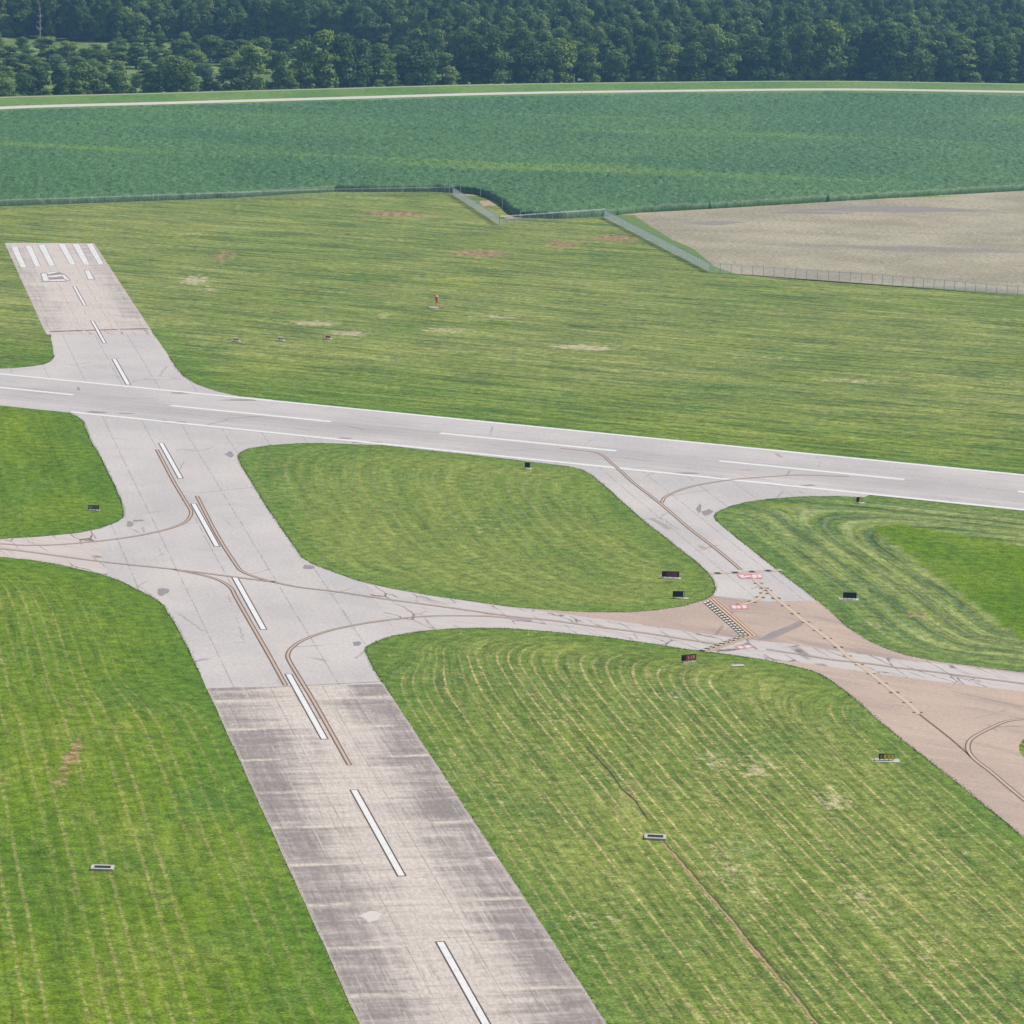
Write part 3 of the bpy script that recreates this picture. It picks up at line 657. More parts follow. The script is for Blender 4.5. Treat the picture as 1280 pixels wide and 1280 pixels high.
TOE = [(-900, 190), (-300, 155), (0, 139), (215, 132.5), (430, 126.3), (640, 120.2), (850, 117), (1060, 115.2), (1280, 118.2), (1600, 123), (2200, 136)]
toe = smooth_line(pts(TOE), 12)
def swept(name, prof, mat, kind='structure'):
    vs, fs = [], []; n = len(toe); m_ = len(prof)
    for i, p in enumerate(toe):
        a = toe[max(i-1, 0)]; b = toe[min(i+1, n-1)]; t = b-a; t /= np.hypot(*t); nn = np.array([-t[1], t[0]])
        for o_, z in prof: q_ = p+nn*o_; vs.append((q_[0], q_[1], z))
    for i in range(n-1):
        for j in range(m_-1): k = i*m_+j; fs.append((k, k+m_, k+m_+1, k+1))
    return mesh_obj(name, vs, fs, mat, kind)
def levee_material():
    m = NM('levee_grass_mat', .95, .1); p = m.pos(); X = m.sep(p)
    c = m.mix(m.ss(m.noise(p, .02, 4, .6), .35, .65), (.105, .205, .045), (.165, .255, .065))
    sp = m.noise(p, .5, 5, .8); c = m.mix(1., c, m.mix(m.ss(sp, .3, .7), (.75, .75, .75), (1.25, 1.25, 1.25)), 'MULTIPLY')
    m.col(c); return m.m
def gravel_material():
    m = NM('gravel_mat', .95, .1); p = m.pos()
    m.col(m.mix(m.noise(p, .3, 5, .7), (.50, .46, .41), (.66, .61, .55))); return m.m
swept('levee_verge', [(-7, .03), (-2, .5), (0, .8)], levee_material())
swept('gravel_road', [(0, .84), (3, 1.0), (6.5, 1.25)], gravel_material())
swept('levee', [(6.4, 1.2), (8, 1.3), (20, 3.25), (24, 3.4), (26.5, 3.35), (36, .05)], bpy.data.materials['levee_grass_mat'])
swept('levee_crest_track', [(21.4, 3.32), (22.3, 3.38), (23.8, 3.44)], plain('track_mat', (.36, .35, .27), .95, .1, .2, .3))

# ------------------------------------------------------------------ corn
def corn_material():
    m = NM('corn_mat', .62, .28); p = m.pos(); X = m.sep(p)
    c = m.mix(m.ss(m.noise(p, .010, 3, .55), .35, .65), (.050, .132, .040), (.070, .162, .046))
    st = m.noise(m.comb(m.mul(m.add(X[0], m.mul(X[1], .35)), .004), m.mul(m.add(X[1], m.mul(X[0], .12)), .022), 1.7), 1., 3, .55)
    c = m.mix(m.mul(m.ss(st, .56, .70), .8), c, (.13, .235, .036))
    rw = m.noise(m.comb(m.mul(X[0], 1.3), m.mul(X[1], .17), m.mul(X[2], 1.5)), 1., 3, .75)
    c = m.mix(1., c, m.mix(m.ss(rw, .32, .68), (.62, .64, .64), (1.42, 1.36, 1.36)), 'MULTIPLY')
    c = m.mix(m.mul(m.ss(m.noise(m.comb(m.mul(X[0], 2.), m.mul(X[1], .26), 5.), 1., 2, .7), .60, .70), .7), c, (.20, .32, .20))
    m.col(c); return m.m
CORN = [(-1100, 202), (-300, 161), (0, 145), (215, 138.5), (430, 132.3), (640, 126.2), (850, 123), (1060, 121.2), (1280, 124.2), (1800, 134), (1800, 210), (1280, 238.5), (1040, 252), (900, 260.5), (800, 266), (760, 270.5), (700, 273.5), (650, 272),
        (640, 268), (628, 257), (612, 248), (598, 243.5), (574, 241.5), (545, 239.5), (470, 240), (420, 239.5), (300, 247), (165, 252), (0, 258), (-300, 270), (-900, 300)]
cpoly = pts(CORN)
cx = np.arange(-420, 560, 1.0); cy = np.arange(980, 1800, 1.25)
gx, gy = np.meshgrid(cx, cy)
jx = gx+rng.uniform(-.38, .38, gx.shape); jy = gy+rng.uniform(-.45, .45, gx.shape)
gz = 2.2+rng.uniform(-.6, .55, gx.shape)+.12*np.sin(gx*.05)*np.sin(gy*.043)
nx, ny = len(cx), len(cy)
I_, J_ = np.meshgrid(np.arange(nx-1), np.arange(ny-1)); a_ = (J_*nx+I_)
inside = pip(gx, gy, cpoly)
keep = inside[:-1, :-1] & inside[1:, :-1] & inside[:-1, 1:] & inside[1:, 1:]
# ragged end of the rows along the near edge
q_ = np.stack([a_[keep], a_[keep]+1, a_[keep]+1+nx, a_[keep]+nx], 1)
used = np.unique(q_); remap = -np.ones(nx*ny, np.int64); remap[used] = np.arange(len(used)); q_ = remap[q_]
cco = np.stack([jx.ravel()[used], jy.ravel()[used], gz.ravel()[used]], 1)
CP = [np.array(p) for p in cpoly]
def snap(v):
    best = None
    for a, b in zip(CP, CP[1:]+CP[:1]):
        ab = b-a; t_ = np.clip(((v-a)@ab)/(ab@ab), 0, 1); c_ = a+ab*t_; d_ = np.hypot(*(v-c_))
        if best is None or d_ < best[0]: best = (d_, c_)
    return best[1] if best[0] < 2.6 else v
# skirts of stalks down to the soil at the open edges
e = np.concatenate([q_[:, [0, 1]], q_[:, [1, 2]], q_[:, [2, 3]], q_[:, [3, 0]]]); es = np.sort(e, 1)
key = es[:, 0]*10**7+es[:, 1]; uq, idx, cnt = np.unique(key, return_index=True, return_counts=True); be = e[idx[cnt == 1]]
bv = np.unique(be); low = cco[bv].copy(); low[:, 2] = .02; cco[bv, 2] = 2.0+rng.uniform(-.2, .2, len(bv)); sn_ = np.array([snap(cco[i, :2]) for i in bv]); cco[bv, :2] = sn_+rng.uniform(-.12, .12, sn_.shape); low[:, :2] = sn_+rng.uniform(-.1, .1, sn_.shape); lm = {v: len(cco)+i for i, v in enumerate(bv)}
sk = np.array([[b, a, lm[a], lm[b]] for a, b in be])
cco = np.concatenate([cco, low]); q_ = np.concatenate([q_, sk])
cme = from_np('corn_field', cco, q_)
corn = link_mesh('corn_field', cme, corn_material()); corn['kind'] = 'stuff'; tag(corn, 'tall blue-green corn crop filling the field beyond the fence', 'crop')
# weedy sunlit verge beside the corn
multi_sheet('weedy_verge', [blob(350, 243.5, 110, 1.8, 20, 51), blob(1130, 246.3, 60, 1.0, 20, 52), blob(900, 322, 1, 1, 20, 53)], .06, plain('weeds_mat', (.20, .28, .05), .95, .1, .35, .5))
multi_sheet('bare_margin', [blob(612, 254, 14, 5, 20, 54), blob(590, 243.6, 22, 1.6, 20, 55), blob(640, 272, 12, 2.5, 20, 56), blob(790, 268, 22, 1.2, 20, 57)], .05, plain('bare_clay_mat', (.40, .31, .20), .95, .1, .3, .5))
multi_sheet('field_verge', [pts([(757, 268.5), (785, 268), (815, 284), (840, 300), (868, 312), (893, 333), (920, 342.5), (960, 347), (1090, 355), (1280, 367.5), (1280, 370), (888, 341)])], .045, plain('verge_grass_mat', (.14, .215, .055), .95, .1, .45, .4))

# ------------------------------------------------------------------ fences
def chainlink(nm='chain_link_mat', thr=.45):
    m = NM(nm, .5, .5); p = m.ob(); X = m.sep(p)
    m.col(m.mix(m.noise(p, .6, 2), (.52, .55, .62), (.62, .65, .72))); m.b.inputs['Metallic'].default_value = .3
    S = .07
    a = m.math('ABSOLUTE', m.add(m.math('FRACT', m.math('DIVIDE', m.add(X[0], X[2]), S)), -.5)); b = m.math('ABSOLUTE', m.add(m.math('FRACT', m.math('DIVIDE', m.math('SUBTRACT', X[0], X[2]), S)), -.5))
    k = m.math('GREATER_THAN', m.math('MAXIMUM', a, b), thr)
    tr = m.n('ShaderNodeBsdfTransparent'); mx = m.n('ShaderNodeMixShader'); m.put(mx.inputs[0], k)
    tl = m.n('ShaderNodeBsdfTranslucent'); tl.inputs[0].default_value = (.50, .54, .62, 1); m2 = m.n('ShaderNodeMixShader'); m2.inputs[0].default_value = .5
    m.t.links.new(m.b.outputs[0], m2.inputs[1]); m.t.links.new(tl.outputs[0], m2.inputs[2])
    m.t.links.new(tr.outputs[0], mx.inputs[1]); m.t.links.new(m2.outputs[0], mx.inputs[2])
    m.t.links.new(mx.outputs[0], m.t.nodes['Material Output'].inputs[0]); return m.m
CH = chainlink(); CHD = chainlink('dense_chain_link_mat', .345); GALV = plain('galvanised_mat', (.48, .49, .52), .5, .5, .1); GALV.node_tree.nodes['Principled BSDF'].inputs['Metallic'].default_value = .3
post_me = None
def fence(a, b, label, hgt=2.5, sp=3.05, mat=None):
    global post_me
    a = np.array(a); b = np.array(b); L = float(np.hypot(*(b-a))); rz = math.atan2(b[1]-a[1], b[0]-a[0])
    t = thing('chain_link_fence', label, 'fence', (a[0], a[1], .02), rz, 'chain link fence runs of the airfield perimeter')
    me = bpy.data.meshes.new('mesh_panel'); me.from_pydata([(0, 0, .05), (L, 0, .05), (L, 0, hgt), (0, 0, hgt)], [], [(0, 1, 2, 3)])
    link_mesh('mesh_panel', me, mat or CH, t)
    bm = bmesh.new(); cyl(bm, (0, .03, hgt), (L, .03, hgt), .025, n=6); obj('top_rail', bm, GALV, t)
    for k, z in enumerate((.15, .3, .45)):
        bm = bmesh.new(); cyl(bm, (0, -.05-.1*k, hgt+z*.8), (L, -.05-.1*k, hgt+z*.8), .012, n=4); obj('barbed_wire', bm, GALV, t)
    if post_me is None:
        bm = bmesh.new(); cyl(bm, (0, .06, 0), (0, .06, hgt+.08), .065, n=8); cyl(bm, (0, .06, hgt), (0, -.26, hgt+.40), .02, n=6); box(bm, (0, .06, hgt+.09), (.11, .11, .04))
        o = obj('post', bm, GALV, t); post_me = o.data
    else: o = link_mesh('post', post_me, None, t)
    n = max(1, round(L/sp))
    if n > 99: n = 99
    for i in range(1, n+1):
        c = o.copy(); C.objects.link(c); c.parent = t; c.location = (L*i/n, 0, 0)
    return t
fp = {k: at(*v) for k, v in dict(a0=(-260, 270), a1=(165, 255.5), a2=(400, 247), a3=(566, 243.8), b1=(624, 281.5), b2=(755, 272), c1=(887, 340.5), d1=(1090, 354.5), d2=(1285, 371), d3=(1500, 389)).items()}
fence(fp['a0'], fp['a1'], 'long chain link fence along the corn at the left edge of the photo')
fence(fp['a1'], fp['a2'], 'chain link fence beside the corn straight above the runway threshold')
fence(fp['a2'], fp['a3'], 'chain link fence along the corn ending at the corner with the short slanting fence')
fence(fp['a3'], fp['b1'], 'short slanting chain link fence running towards the viewer at the notch in the corn', mat=CHD)
fence(fp['b1'], fp['b2'], 'thin chain link fence between the two slanting fence runs')
fence(fp['b2'], fp['c1'], 'long slanting chain link fence at the left side of the tan field', mat=CHD)
fence(fp['c1'], fp['d1'], 'chain link fence along the near edge of the tan field, left half')
fence(fp['d1'], fp['d2'], 'chain link fence along the near edge of the tan field, right half')
fence(fp['d2'], fp['d3'], 'chain link fence continuing past the right edge of the photo')
WPOST = plain('white_post_mat', (.62, .64, .62), .6, .3, .08)
for (u, v), lb in [((575.5, 242), 'thin white pole beside the fence corner, nearest the fence'), ((600.5, 246), 'thin white pole on the bare margin of the corn notch'), ((627.5, 262), 'thin white pole halfway down the corn notch'),
                   ((650, 277), 'thin white pole at the lower end of the corn notch'), ((246, 254.5), 'thin pale pole standing in the fence line left of centre'), ((561.5, 241), 'thin white pole left of the fence corner'), ((401, 247), 'grey pole in the fence above the grass field')]:
    x, y = at(u, v); t = thing('pole', lb, 'pole', (x, y, 0), 0, 'poles along the field fence')
    bm = bmesh.new(); cyl(bm, (0, 0, 0), (0, 0, 3.4), .08, .06, 8); obj('shaft', bm, WPOST, t)
    bm = bmesh.new(); cyl(bm, (0, 0, 3.4), (0, 0, 3.5), .10, .03, 8); obj('cap', bm, WPOST, t)

# ------------------------------------------------------------------ airfield signs and small things
SLAB = plain('pale_slab_mat', (.50, .475, .41), .9, .1, .18, 2.)
BLK = plain('black_panel_mat', (.012, .013, .016), .5, .3, .2); RED = plain('red_panel_mat', (.48, .05, .07), .5, .3, .15)
YEL = plain('yellow_panel_mat', (.85, .66, .05), .5, .3, .1); WHT = plain('white_panel_mat', (.78, .78, .76), .5, .3, .05)
GREY = plain('grey_metal_mat', (.32, .33, .34), .5, .4, .1); ORG = plain('orange_fabric_mat', (.90, .15, .03), .7, .2, .12)
DKG = plain('dark_grate_mat', (.06, .055, .05), .6, .3, .2)
def text_part(name, s, size, x, z, y, mat, parent, sx=1.):
    cu = bpy.data.curves.new(name, 'FONT'); cu.body = s; cu.size = size; cu.align_x = 'CENTER'; cu.align_y = 'CENTER'; cu.extrude = .004
    o = bpy.data.objects.new(name, cu); C.objects.link(o); dg = bpy.context.evaluated_depsgraph_get(); me = bpy.data.meshes.new_from_object(o.evaluated_get(dg))
    bpy.data.objects.remove(o); ob = link_mesh(name, me, mat, parent); me.materials.clear(); me.materials.append(mat)
    ob.location = (x, y, z); ob.rotation_euler = (rad(90), 0, 0); ob.scale = (sx, 1, 1); return ob
def sign(name, label, u, v, width, panels, slab=None, rz=0., hgt=.9, cat='sign', lift=.25):
    """panels: list of (fraction, material, text, text material); front face looks towards -Y"""
    x, y = at(u, v); t = thing(name, label, cat, (x, y, 0), rz, 'airfield guidance signs')
    if slab:
        bm = bmesh.new(); box(bm, (slab[2], 0, .03), (slab[0]*.86, slab[1]*.85, .10), bev=.02); obj('base_slab', bm, SLAB, t)
    bm = bmesh.new(); box(bm, (0, .03, lift+hgt/2), (width, .22, hgt), bev=.02); obj('housing', bm, BLK, t)
    x0 = -width/2+.05
    for fr, mat, tx, tm in panels:
        wd = (width-.1)*fr; bm = bmesh.new(); box(bm, (x0+wd/2, -.095, lift+hgt/2), (wd-.04, .03, hgt-.14)); obj('face_panel', bm, mat, t)
        if tx: text_part('legend', tx, hgt*.75, x0+wd/2, lift+hgt/2, -.118, tm, t, 1.)
        x0 += wd
    for sx in (-1, 1):
        for k in ((.85,) if width < 2 else (.85, .3)):
            bm = bmesh.new(); cyl(bm, (sx*width/2*k, .03, .02), (sx*width/2*k, .03, lift+.02), .04, n=8); cyl(bm, (sx*width/2*k, .03, .0), (sx*width/2*k, .03, .14), .09, n=10); obj('leg', bm, GREY, t)
    return t
DRK = plain('unlit_dark_red_mat', (.16, .035, .065), .5, .3, .2)
sign('guidance_sign', 'long dark red sign with black left end on the grass island, above the black sign', 838, 723, 2.9, [(.22, BLK, None, None), (.78, DRK, '1-19', plain('dim_legend_mat', (.36, .20, .24), .6))], (3.6, 1.6, .2), 0, .95)
sign('guidance_sign', 'black panel sign with a white edge strip on the tip of the grass island', 848, 748, 1.9, [(.9, BLK, None, None), (.1, WHT, None, None)], (2.2, 1.2, .7), 0, .95)
sign('guidance_sign', 'plain black sign on a pale slab in the grass right of the angled taxiway', 1062, 749.5, 2.2, [(1., BLK, None, None)], (3.8, 1.9, -.15), 0, .95)
sign('guidance_sign', 'bright red sign with white characters seen at a slant below the concrete strip', 861, 827.5, 2.5, [(.25, BLK, None, None), (.75, RED, '1-19', WHT)], (2.6, .9, .1), rad(28), .9)
sign('guidance_sign', 'black and yellow sign on a broad pale slab beside the brown taxiway', 1108, 951, 2.1, [(.3, BLK, 'B', YEL), (.7, YEL, 'B\u2192', BLK)], (3.9, 2.0, .1), 0, .72)
sign('guidance_sign', 'small dark sign with two grey panels on the left grass corner', 117, 638, 2.0, [(.4, GREY, None, None), (.6, plain('dull_pink_mat', (.20, .15, .15), .6), None, None)], (2.4, 1.0, .1), 0, .7)
sign('distance_sign', 'square black distance marker just below the crossing runway edge line', 659, 586, 1.0, [(1., BLK, None, None)], (1.6, 1.6, .2), rad(-10), 1.0, 'sign')
sign('distance_sign', 'small yellow and black sign on a pale slab below the runway edge at right', 1074, 629, 1.1, [(.45, BLK, None, None), (.55, YEL, None, None)], (1.5, 1.5, .5), rad(20), .9, 'sign')
x, y = at(922, 832.2); bm = bmesh.new(); box(bm, (0, 0, .05), (2.1, 1.0, .1), bev=.02); s_ = obj('concrete_slab', bm, SLAB); s_.location = (x, y, 0); s_.rotation_euler = (0, 0, rad(18)); tag(s_, 'bare pale slab in the grass right of the red sign', 'slab')
# drain inlets
def inlet(u, v, label, L, wd, rz=0.):
    x, y = at(u, v); t = thing('drain_inlet', label, 'drain', (x, y, 0), rz, 'concrete drain inlets in the grass')
    bm = bmesh.new()
    for sy in (-1, 1): box(bm, (0, sy*wd*.39, .13), (L, wd*.22, .26), bev=.02)
    for sx in (-1, 1): box(bm, (sx*L*.43, 0, .13), (L*.14, wd*.555, .26), bev=.02)
    box(bm, (0, 0, .03), (L*.715, wd*.55, .06)); obj('concrete_frame', bm, SLAB, t)
    for k in range(4):
        bm = bmesh.new(); X0 = -L*.27+k*L*.18
        for j in range(5): box(bm, (X0-L*.065+j*L*.032, 0, .20), (.035, wd*.55, .03))
        box(bm, (X0, wd*.24, .20), (L*.15, .05, .034)); box(bm, (X0, -wd*.24, .20), (L*.15, .05, .034)); box(bm, (X0, 0, .10), (L*.15, wd*.5, .02)); obj('grate', bm, DKG, t)
inlet(128, 1086, 'flush concrete drain inlet with four dark grates in the lower left grass', 2.7, 1.7)
inlet(819, 1047.5, 'flush concrete drain inlet on the brown rut in the lower right infield', 2.7, 1.9, rad(-4))
# wind cone
x, y = at(545, 385); t = thing('wind_cone', 'orange wind cone with white top standing alone in the mown field', 'wind cone', (x, y, 0))
bm = bmesh.new(); box(bm, (-.7, 0, .06), (2.2, 2.4, .12), bev=.02); box(bm, (-1.7, .6, .12), (.5, .8, .24), bev=.02); obj('base_slab', bm, SLAB, t)
bm = bmesh.new(); cyl(bm, (0, 0, .1), (0, 0, 3.2), .07, .05, 10); obj('mast', bm, plain('orange_mast_mat', (.45, .12, .06), .6), t)
bm = bmesh.new(); cyl(bm, (-.28, 0, 3.2), (.28, 0, 3.2), .03, n=6); bmesh.ops.create_cone(bm, cap_ends=True, segments=12, radius1=.36, radius2=.22, depth=.45, matrix=Matrix.Translation((.05, 0, 3.1))); obj('lamp_head', bm, WHT, t)
bm = bmesh.new()
prev = None
for k in range(7):
    tt = k/6; r_ = .42-.14*tt; c_ = Vector((.06+.16*tt, -.08, 2.9-1.5*tt)); ring = [bm.verts.new(c_+Vector((r_*math.cos(a), r_*math.sin(a), .03*math.sin(3*a+k)))) for a in [i*math.pi/6 for i in range(12)]]
    if prev:
        for i in range(12): bm.faces.new((prev[i], prev[(i+1) % 12], ring[(i+1) % 12], ring[i]))
    prev = ring
obj('sock', bm, ORG, t, True)
bm = bmesh.new(); prev = None
for k in range(4):
    tt = k/3; r_ = .26-.07*tt; c_ = Vector((-.25-.5*tt, -.05, 3.3+.2*tt)); ring = [bm.verts.new(c_+Vector((0, r_*math.cos(a), r_*math.sin(a)))) for a in [i*math.pi/5 for i in range(10)]]
    if prev:
        for i in range(10): bm.faces.new((prev[i], prev[(i+1) % 10], ring[(i+1) % 10], ring[i]))
    prev = ring
obj('vane', bm, ORG, t, True)
# approach path light boxes
def lightbox(u, v, label, body):
    x, y = at(u, v); t = thing('approach_light_box', label, 'airfield light', (x, y, 0), 0, 'three approach light boxes in a row on the grass')
    bm = bmesh.new(); box(bm, (.1, 0, .08), (1.9, 1.6, .16), bev=.02); obj('base_slab', bm, SLAB, t)
    bm = bmesh.new(); box(bm, (0, 0, .62), (1.15, .8, .42), bev=.04); box(bm, (0, 0, .86), (1.25, .9, .05)); obj('housing', bm, body, t)
    bm = bmesh.new()
    for k in (-.32, .32): cyl(bm, (k, -.42, .62), (k, -.44, .62), .13, n=12)
    obj('lens', bm, BLK, t)
    for k in (-.4, .4): bm = bmesh.new(); cyl(bm, (k, 0, .14), (k, 0, .45), .05, n=8); obj('leg', bm, GREY, t)
OW = plain('cream_housing_mat', (.66, .50, .36), .5, .3, .1)
lightbox(295.5, 427, 'cream approach light box on a slab, leftmost of the row of three', OW)
lightbox(351, 426, 'cream approach light box in the middle of the row of three', OW)
lightbox(410, 424, 'red approach light box on a white slab, rightmost of the row of three', plain('faded_red_housing_mat', (.50, .13, .10), .5, .3, .1))
# edge lights
el = None
for i, (u, v, lb) in enumerate([(280, 989, 'edge light left of the lower runway'), (712, 1146, 'edge light in the straw ring right of the lower runway'), (593, 975, 'edge light right of the runway beside the long mowing lines'),
        (501, 842, 'edge light just right of the concrete joint'), (486, 820, 'edge light inside the grass tip near the curve'), (576, 791.5, 'edge light on the pale patch below the concrete strip'), (660, 793.5, 'edge light below the concrete strip, middle of three'),
        (813, 814.5, 'edge light below the concrete strip nearest the red sign'), (363, 643, 'edge light inside the central island left side'), (822, 702, 'edge light above the long dark red sign'), (186, 258+23, 'orange marker light in the grass beyond the threshold'), (365, 309, 'marker light in the far mown field')]):
    x, y = at(u, v); t = thing('edge_light', 'small '+lb, 'light', (x, y, 0), 0, 'runway and taxiway edge lights')
    if el is None:
        bm = bmesh.new(); cyl(bm, (0, 0, 0), (0, 0, .05), .16, n=12); cyl(bm, (0, 0, .05), (0, 0, .34), .03, n=8); a_o = obj('stem', bm, YEL, t)
        bm = bmesh.new(); cyl(bm, (0, 0, .34), (0, 0, .46), .075, .06, 12); bmesh.ops.create_uvsphere(bm, u_segments=10, v_segments=6, radius=.062, matrix=Matrix.Translation((0, 0, .46))); b_o = obj('lens', bm, WHT, t); el = (a_o, b_o)
    else:
        for s_ in el: c = s_.copy(); C.objects.link(c); c.parent = t
# white pump unit on the levee
x, y = at(725, 102.5, 3.4); t = thing('pump_unit', 'small white machine on the gravel patch at the levee top', 'machine', (x, y, 3.42), rad(8))
bm = bmesh.new(); box(bm, (-.5, 0, 1.0), (1.3, 1.2, 1.1), bev=.12); obj('housing', bm, WHT, t)
bm = bmesh.new(); box(bm, (.9, 0, .85), (1.5, .9, .6), bev=.08); cyl(bm, (1.2, 0, 1.1), (1.2, 0, 1.6), .06); obj('engine', bm, GREY, t)
bm = bmesh.new(); box(bm, (.2, 0, .36), (3.2, 1.0, .12)); obj('chassis', bm, BLK, t)
for sy in (-1, 1): bm = bmesh.new(); cyl(bm, (.1, sy*.55, .3), (.1, sy*.72, .3), .3, n=14); obj('wheel', bm, BLK, t)
x, y = at(717.5, 103.6, 3.4); bm = bmesh.new(); cyl(bm, (0, 0, 3.3), (0, 0, 7.6), .13, .10, 8); box(bm, (0, 0, 7.65), (.26, .26, .1)); p_ = obj('marker_post', bm, WPOST); p_.location = (x, y, 0); tag(p_, 'pale tall post on the levee left of the white machine', 'post')
x, y = at(727, 119.5, 0); bm = bmesh.new(); cyl(bm, (0, 0, 0), (0, 0, 3.6), .10, .08, 8); box(bm, (0, 0, 3.65), (.24, .24, .1)); p_ = obj('marker_post', bm, WPOST); p_.location = (x, y, .3); tag(p_, 'thin pale post beside the gravel road below the white machine', 'post')

# ------------------------------------------------------------------ trees
def leaf_material(name, c1, c2):
    m = NM(name, .7, .2); p = m.pos()
    oi = m.n('ShaderNodeObjectInfo').outputs['Random']
    c = m.mix(m.noise(p, .22, 3, .6), c1, c2)
    sh = m.mix(oi, (.62, .72, .78), (1.45, 1.28, 1.0)); m.col(m.mix(1., c, sh, 'MULTIPLY'))
    m.b.inputs['Transmission Weight'].default_value = 0
    tl = m.n('ShaderNodeBsdfTranslucent'); mx = m.n('ShaderNodeMixShader'); mx.inputs[0].default_value = .22
    m.put(tl.inputs[0], m.mix(1., c, (1.2, 1.4, .6), 'MULTIPLY'))
    m.t.links.new(m.b.outputs[0], mx.inputs[1]); m.t.links.new(tl.outputs[0], mx.inputs[2]); m.t.links.new(mx.outputs[0], m.t.nodes['Material Output'].inputs[0])
    return m.m
LEAFD = leaf_material('leaf_dark_mat', (.066, .132, .030), (.125, .210, .048))
LEAFM = leaf_material('leaf_mid_mat', (.110, .190, .040), (.195, .285, .065))
LEAFL = leaf_material('leaf_light_mat', (.16, .25, .07), (.25, .34, .11))
BARK = plain('bark_mat', (.16, .13, .11), .9, .1, .25, 1.5); PALEBARK = plain('pale_bark_mat', (.42, .38, .38), .9, .1, .2, 1.5)
def crown_mesh(name, seed, hh, rr, lobes, mat, leaf=.62, per=150, base=.18, cone=0.):
    """unit tree hh high, rr crown radius: leaf clumps spread over overlapping lobes"""
    r = np.random.default_rng(seed); V = []
    cs = []
    for i in range(lobes):
        t = r.uniform(0, 1)**.8; z = hh*(base+.10+(1-base-.18)*t)
        prof = math.sin(math.pi*min(1, max(.02, (t*.70+.27))))**.6*(1-cone*t)
        a = r.uniform(0, 2*math.pi); d = rr*prof*.72*math.sqrt(r.uniform(.05, 1))
        cs.append((d*math.cos(a), d*math.sin(a), z, rr*r.uniform(.26, .44)*(1-.35*t*cone)))
    cs.append((0, 0, hh*.8, rr*.36)); cs.append((0, 0, hh*.5, rr*.6)); cs.append((0, 0, hh*.22, rr*.55)); cs.append((rr*.4, 0, hh*.14, rr*.4)); cs.append((-rr*.4, rr*.2, hh*.14, rr*.4))
    for cx_, cy_, cz_, cr in cs:
        n = int(per*(cr/rr/.35)**2)
        v = r.normal(size=(n, 3)); v /= np.linalg.norm(v, axis=1)[:, None]; v[:, 2] = np.where(v[:, 2] < -.3, -v[:, 2]*.6, v[:, 2])
        k = cr*(r.uniform(.55, 1.12, n))
        p = np.stack([cx_+v[:, 0]*k, cy_+v[:, 1]*k, cz_+v[:, 2]*k*.82], 1)
        ok = p[:, 2] > hh*.04; V.append((p[ok], v[ok]))
    p = np.concatenate([a for a, b in V]); nrm = np.concatenate([b for a, b in V]); n = len(p)
    nn = nrm+r.normal(size=(n, 3))*.34; nn /= np.linalg.norm(nn, axis=1)[:, None]
    t = np.cross(nn, r.normal(size=(n, 3))); t /= np.linalg.norm(t, axis=1)[:, None]; b = np.cross(nn, t)
    s = leaf*r.uniform(.6, 1.3, n)[:, None]
    q = np.stack([p+t*s*.9, p+b*s*.6, p-t*s*.9, p-b*s*.6], 1)+r.normal(size=(n, 4, 3))*leaf*.14
    me = from_np(name, q.reshape(-1, 3), np.arange(4*n).reshape(-1, 4)); me.materials.append(mat); return me
def trunk_mesh(name, seed, hh, rr, mat, tall=.75, bare=False):
    r = random.Random(seed); bm = bmesh.new(); top = hh*tall; pv = Vector((0, 0, -.3)); n = 6
    for i in range(n):
        q2 = Vector((r.uniform(-.3, .3)*i*.3, r.uniform(-.3, .3)*i*.3, top*(i+1)/n)); cyl(bm, pv, q2, hh*.022*(1-i/n*.75), hh*.022*(1-(i+1)/n*.75), 7)
        if i >= 1:
            for k in range(3 if bare else 2):
                a = r.uniform(0, 6.28); L = rr*(.85 if bare else .6)*(1-.09*i); e_ = q2+Vector((math.cos(a)*L, math.sin(a)*L, L*r.uniform(.5, 1.1))); cyl(bm, q2, e_, hh*.010, hh*.004, 5)
                if bare:
                    for _ in range(4):
                        st = q2.lerp(e_, r.uniform(.3, 1)); a2 = r.uniform(0, 6.28); cyl(bm, st, st+Vector((math.cos(a2)*L*.4, math.sin(a2)*L*.4, L*r.uniform(.2, .6))), hh*.004, hh*.0015, 4)
        pv = q2
    me = bpy.data.meshes.new(name); bm.to_mesh(me); bm.free(); me.materials.append(mat); return me
VAR = []   # (height, radius, crown, trunk, tone word)
specs = [(20, 7.5, 22, LEAFD, 'round dark green', .08, .0), (22, 7.0, 20, LEAFM, 'tall mid green', .10, .2), (18, 8.0, 24, LEAFM, 'broad mid green', .05, .0), (24, 7.0, 22, LEAFD, 'tall dark green', .12, .12),
         (20, 7.0, 18, LEAFL, 'pale green', .06, .1), (22, 5.6, 18, LEAFM, 'narrow upright', .06, .45), (14, 8.0, 18, LEAFL, 'low spreading pale', .0, .0), (19, 8.2, 26, LEAFD, 'wide dark', .05, .0)]
for i, (hh, rr, lb, mt, wd, bs, cn) in enumerate(specs):
    VAR.append((hh, rr, crown_mesh('crown', 100+i, hh, rr, lb, mt, per=125, base=bs*.4-.06, cone=cn), trunk_mesh('trunk', 50+i, hh, rr, BARK), wd))
def place_tree(x, y, h, r, k, label, group, rz=None, z=0.):
    hh, rr, cm, tm, wd = VAR[k]
    t = thing('tree', label, 'tree', (x, y, z), random.uniform(0, 6.28) if rz is None else rz, group); t.scale = (r/rr, r/rr, h/hh)
    c = bpy.data.objects.new('crown', cm); C.objects.link(c); c.parent = t
    u = bpy.data.objects.new('trunk', tm); C.objects.link(u); u.parent = t
    return t
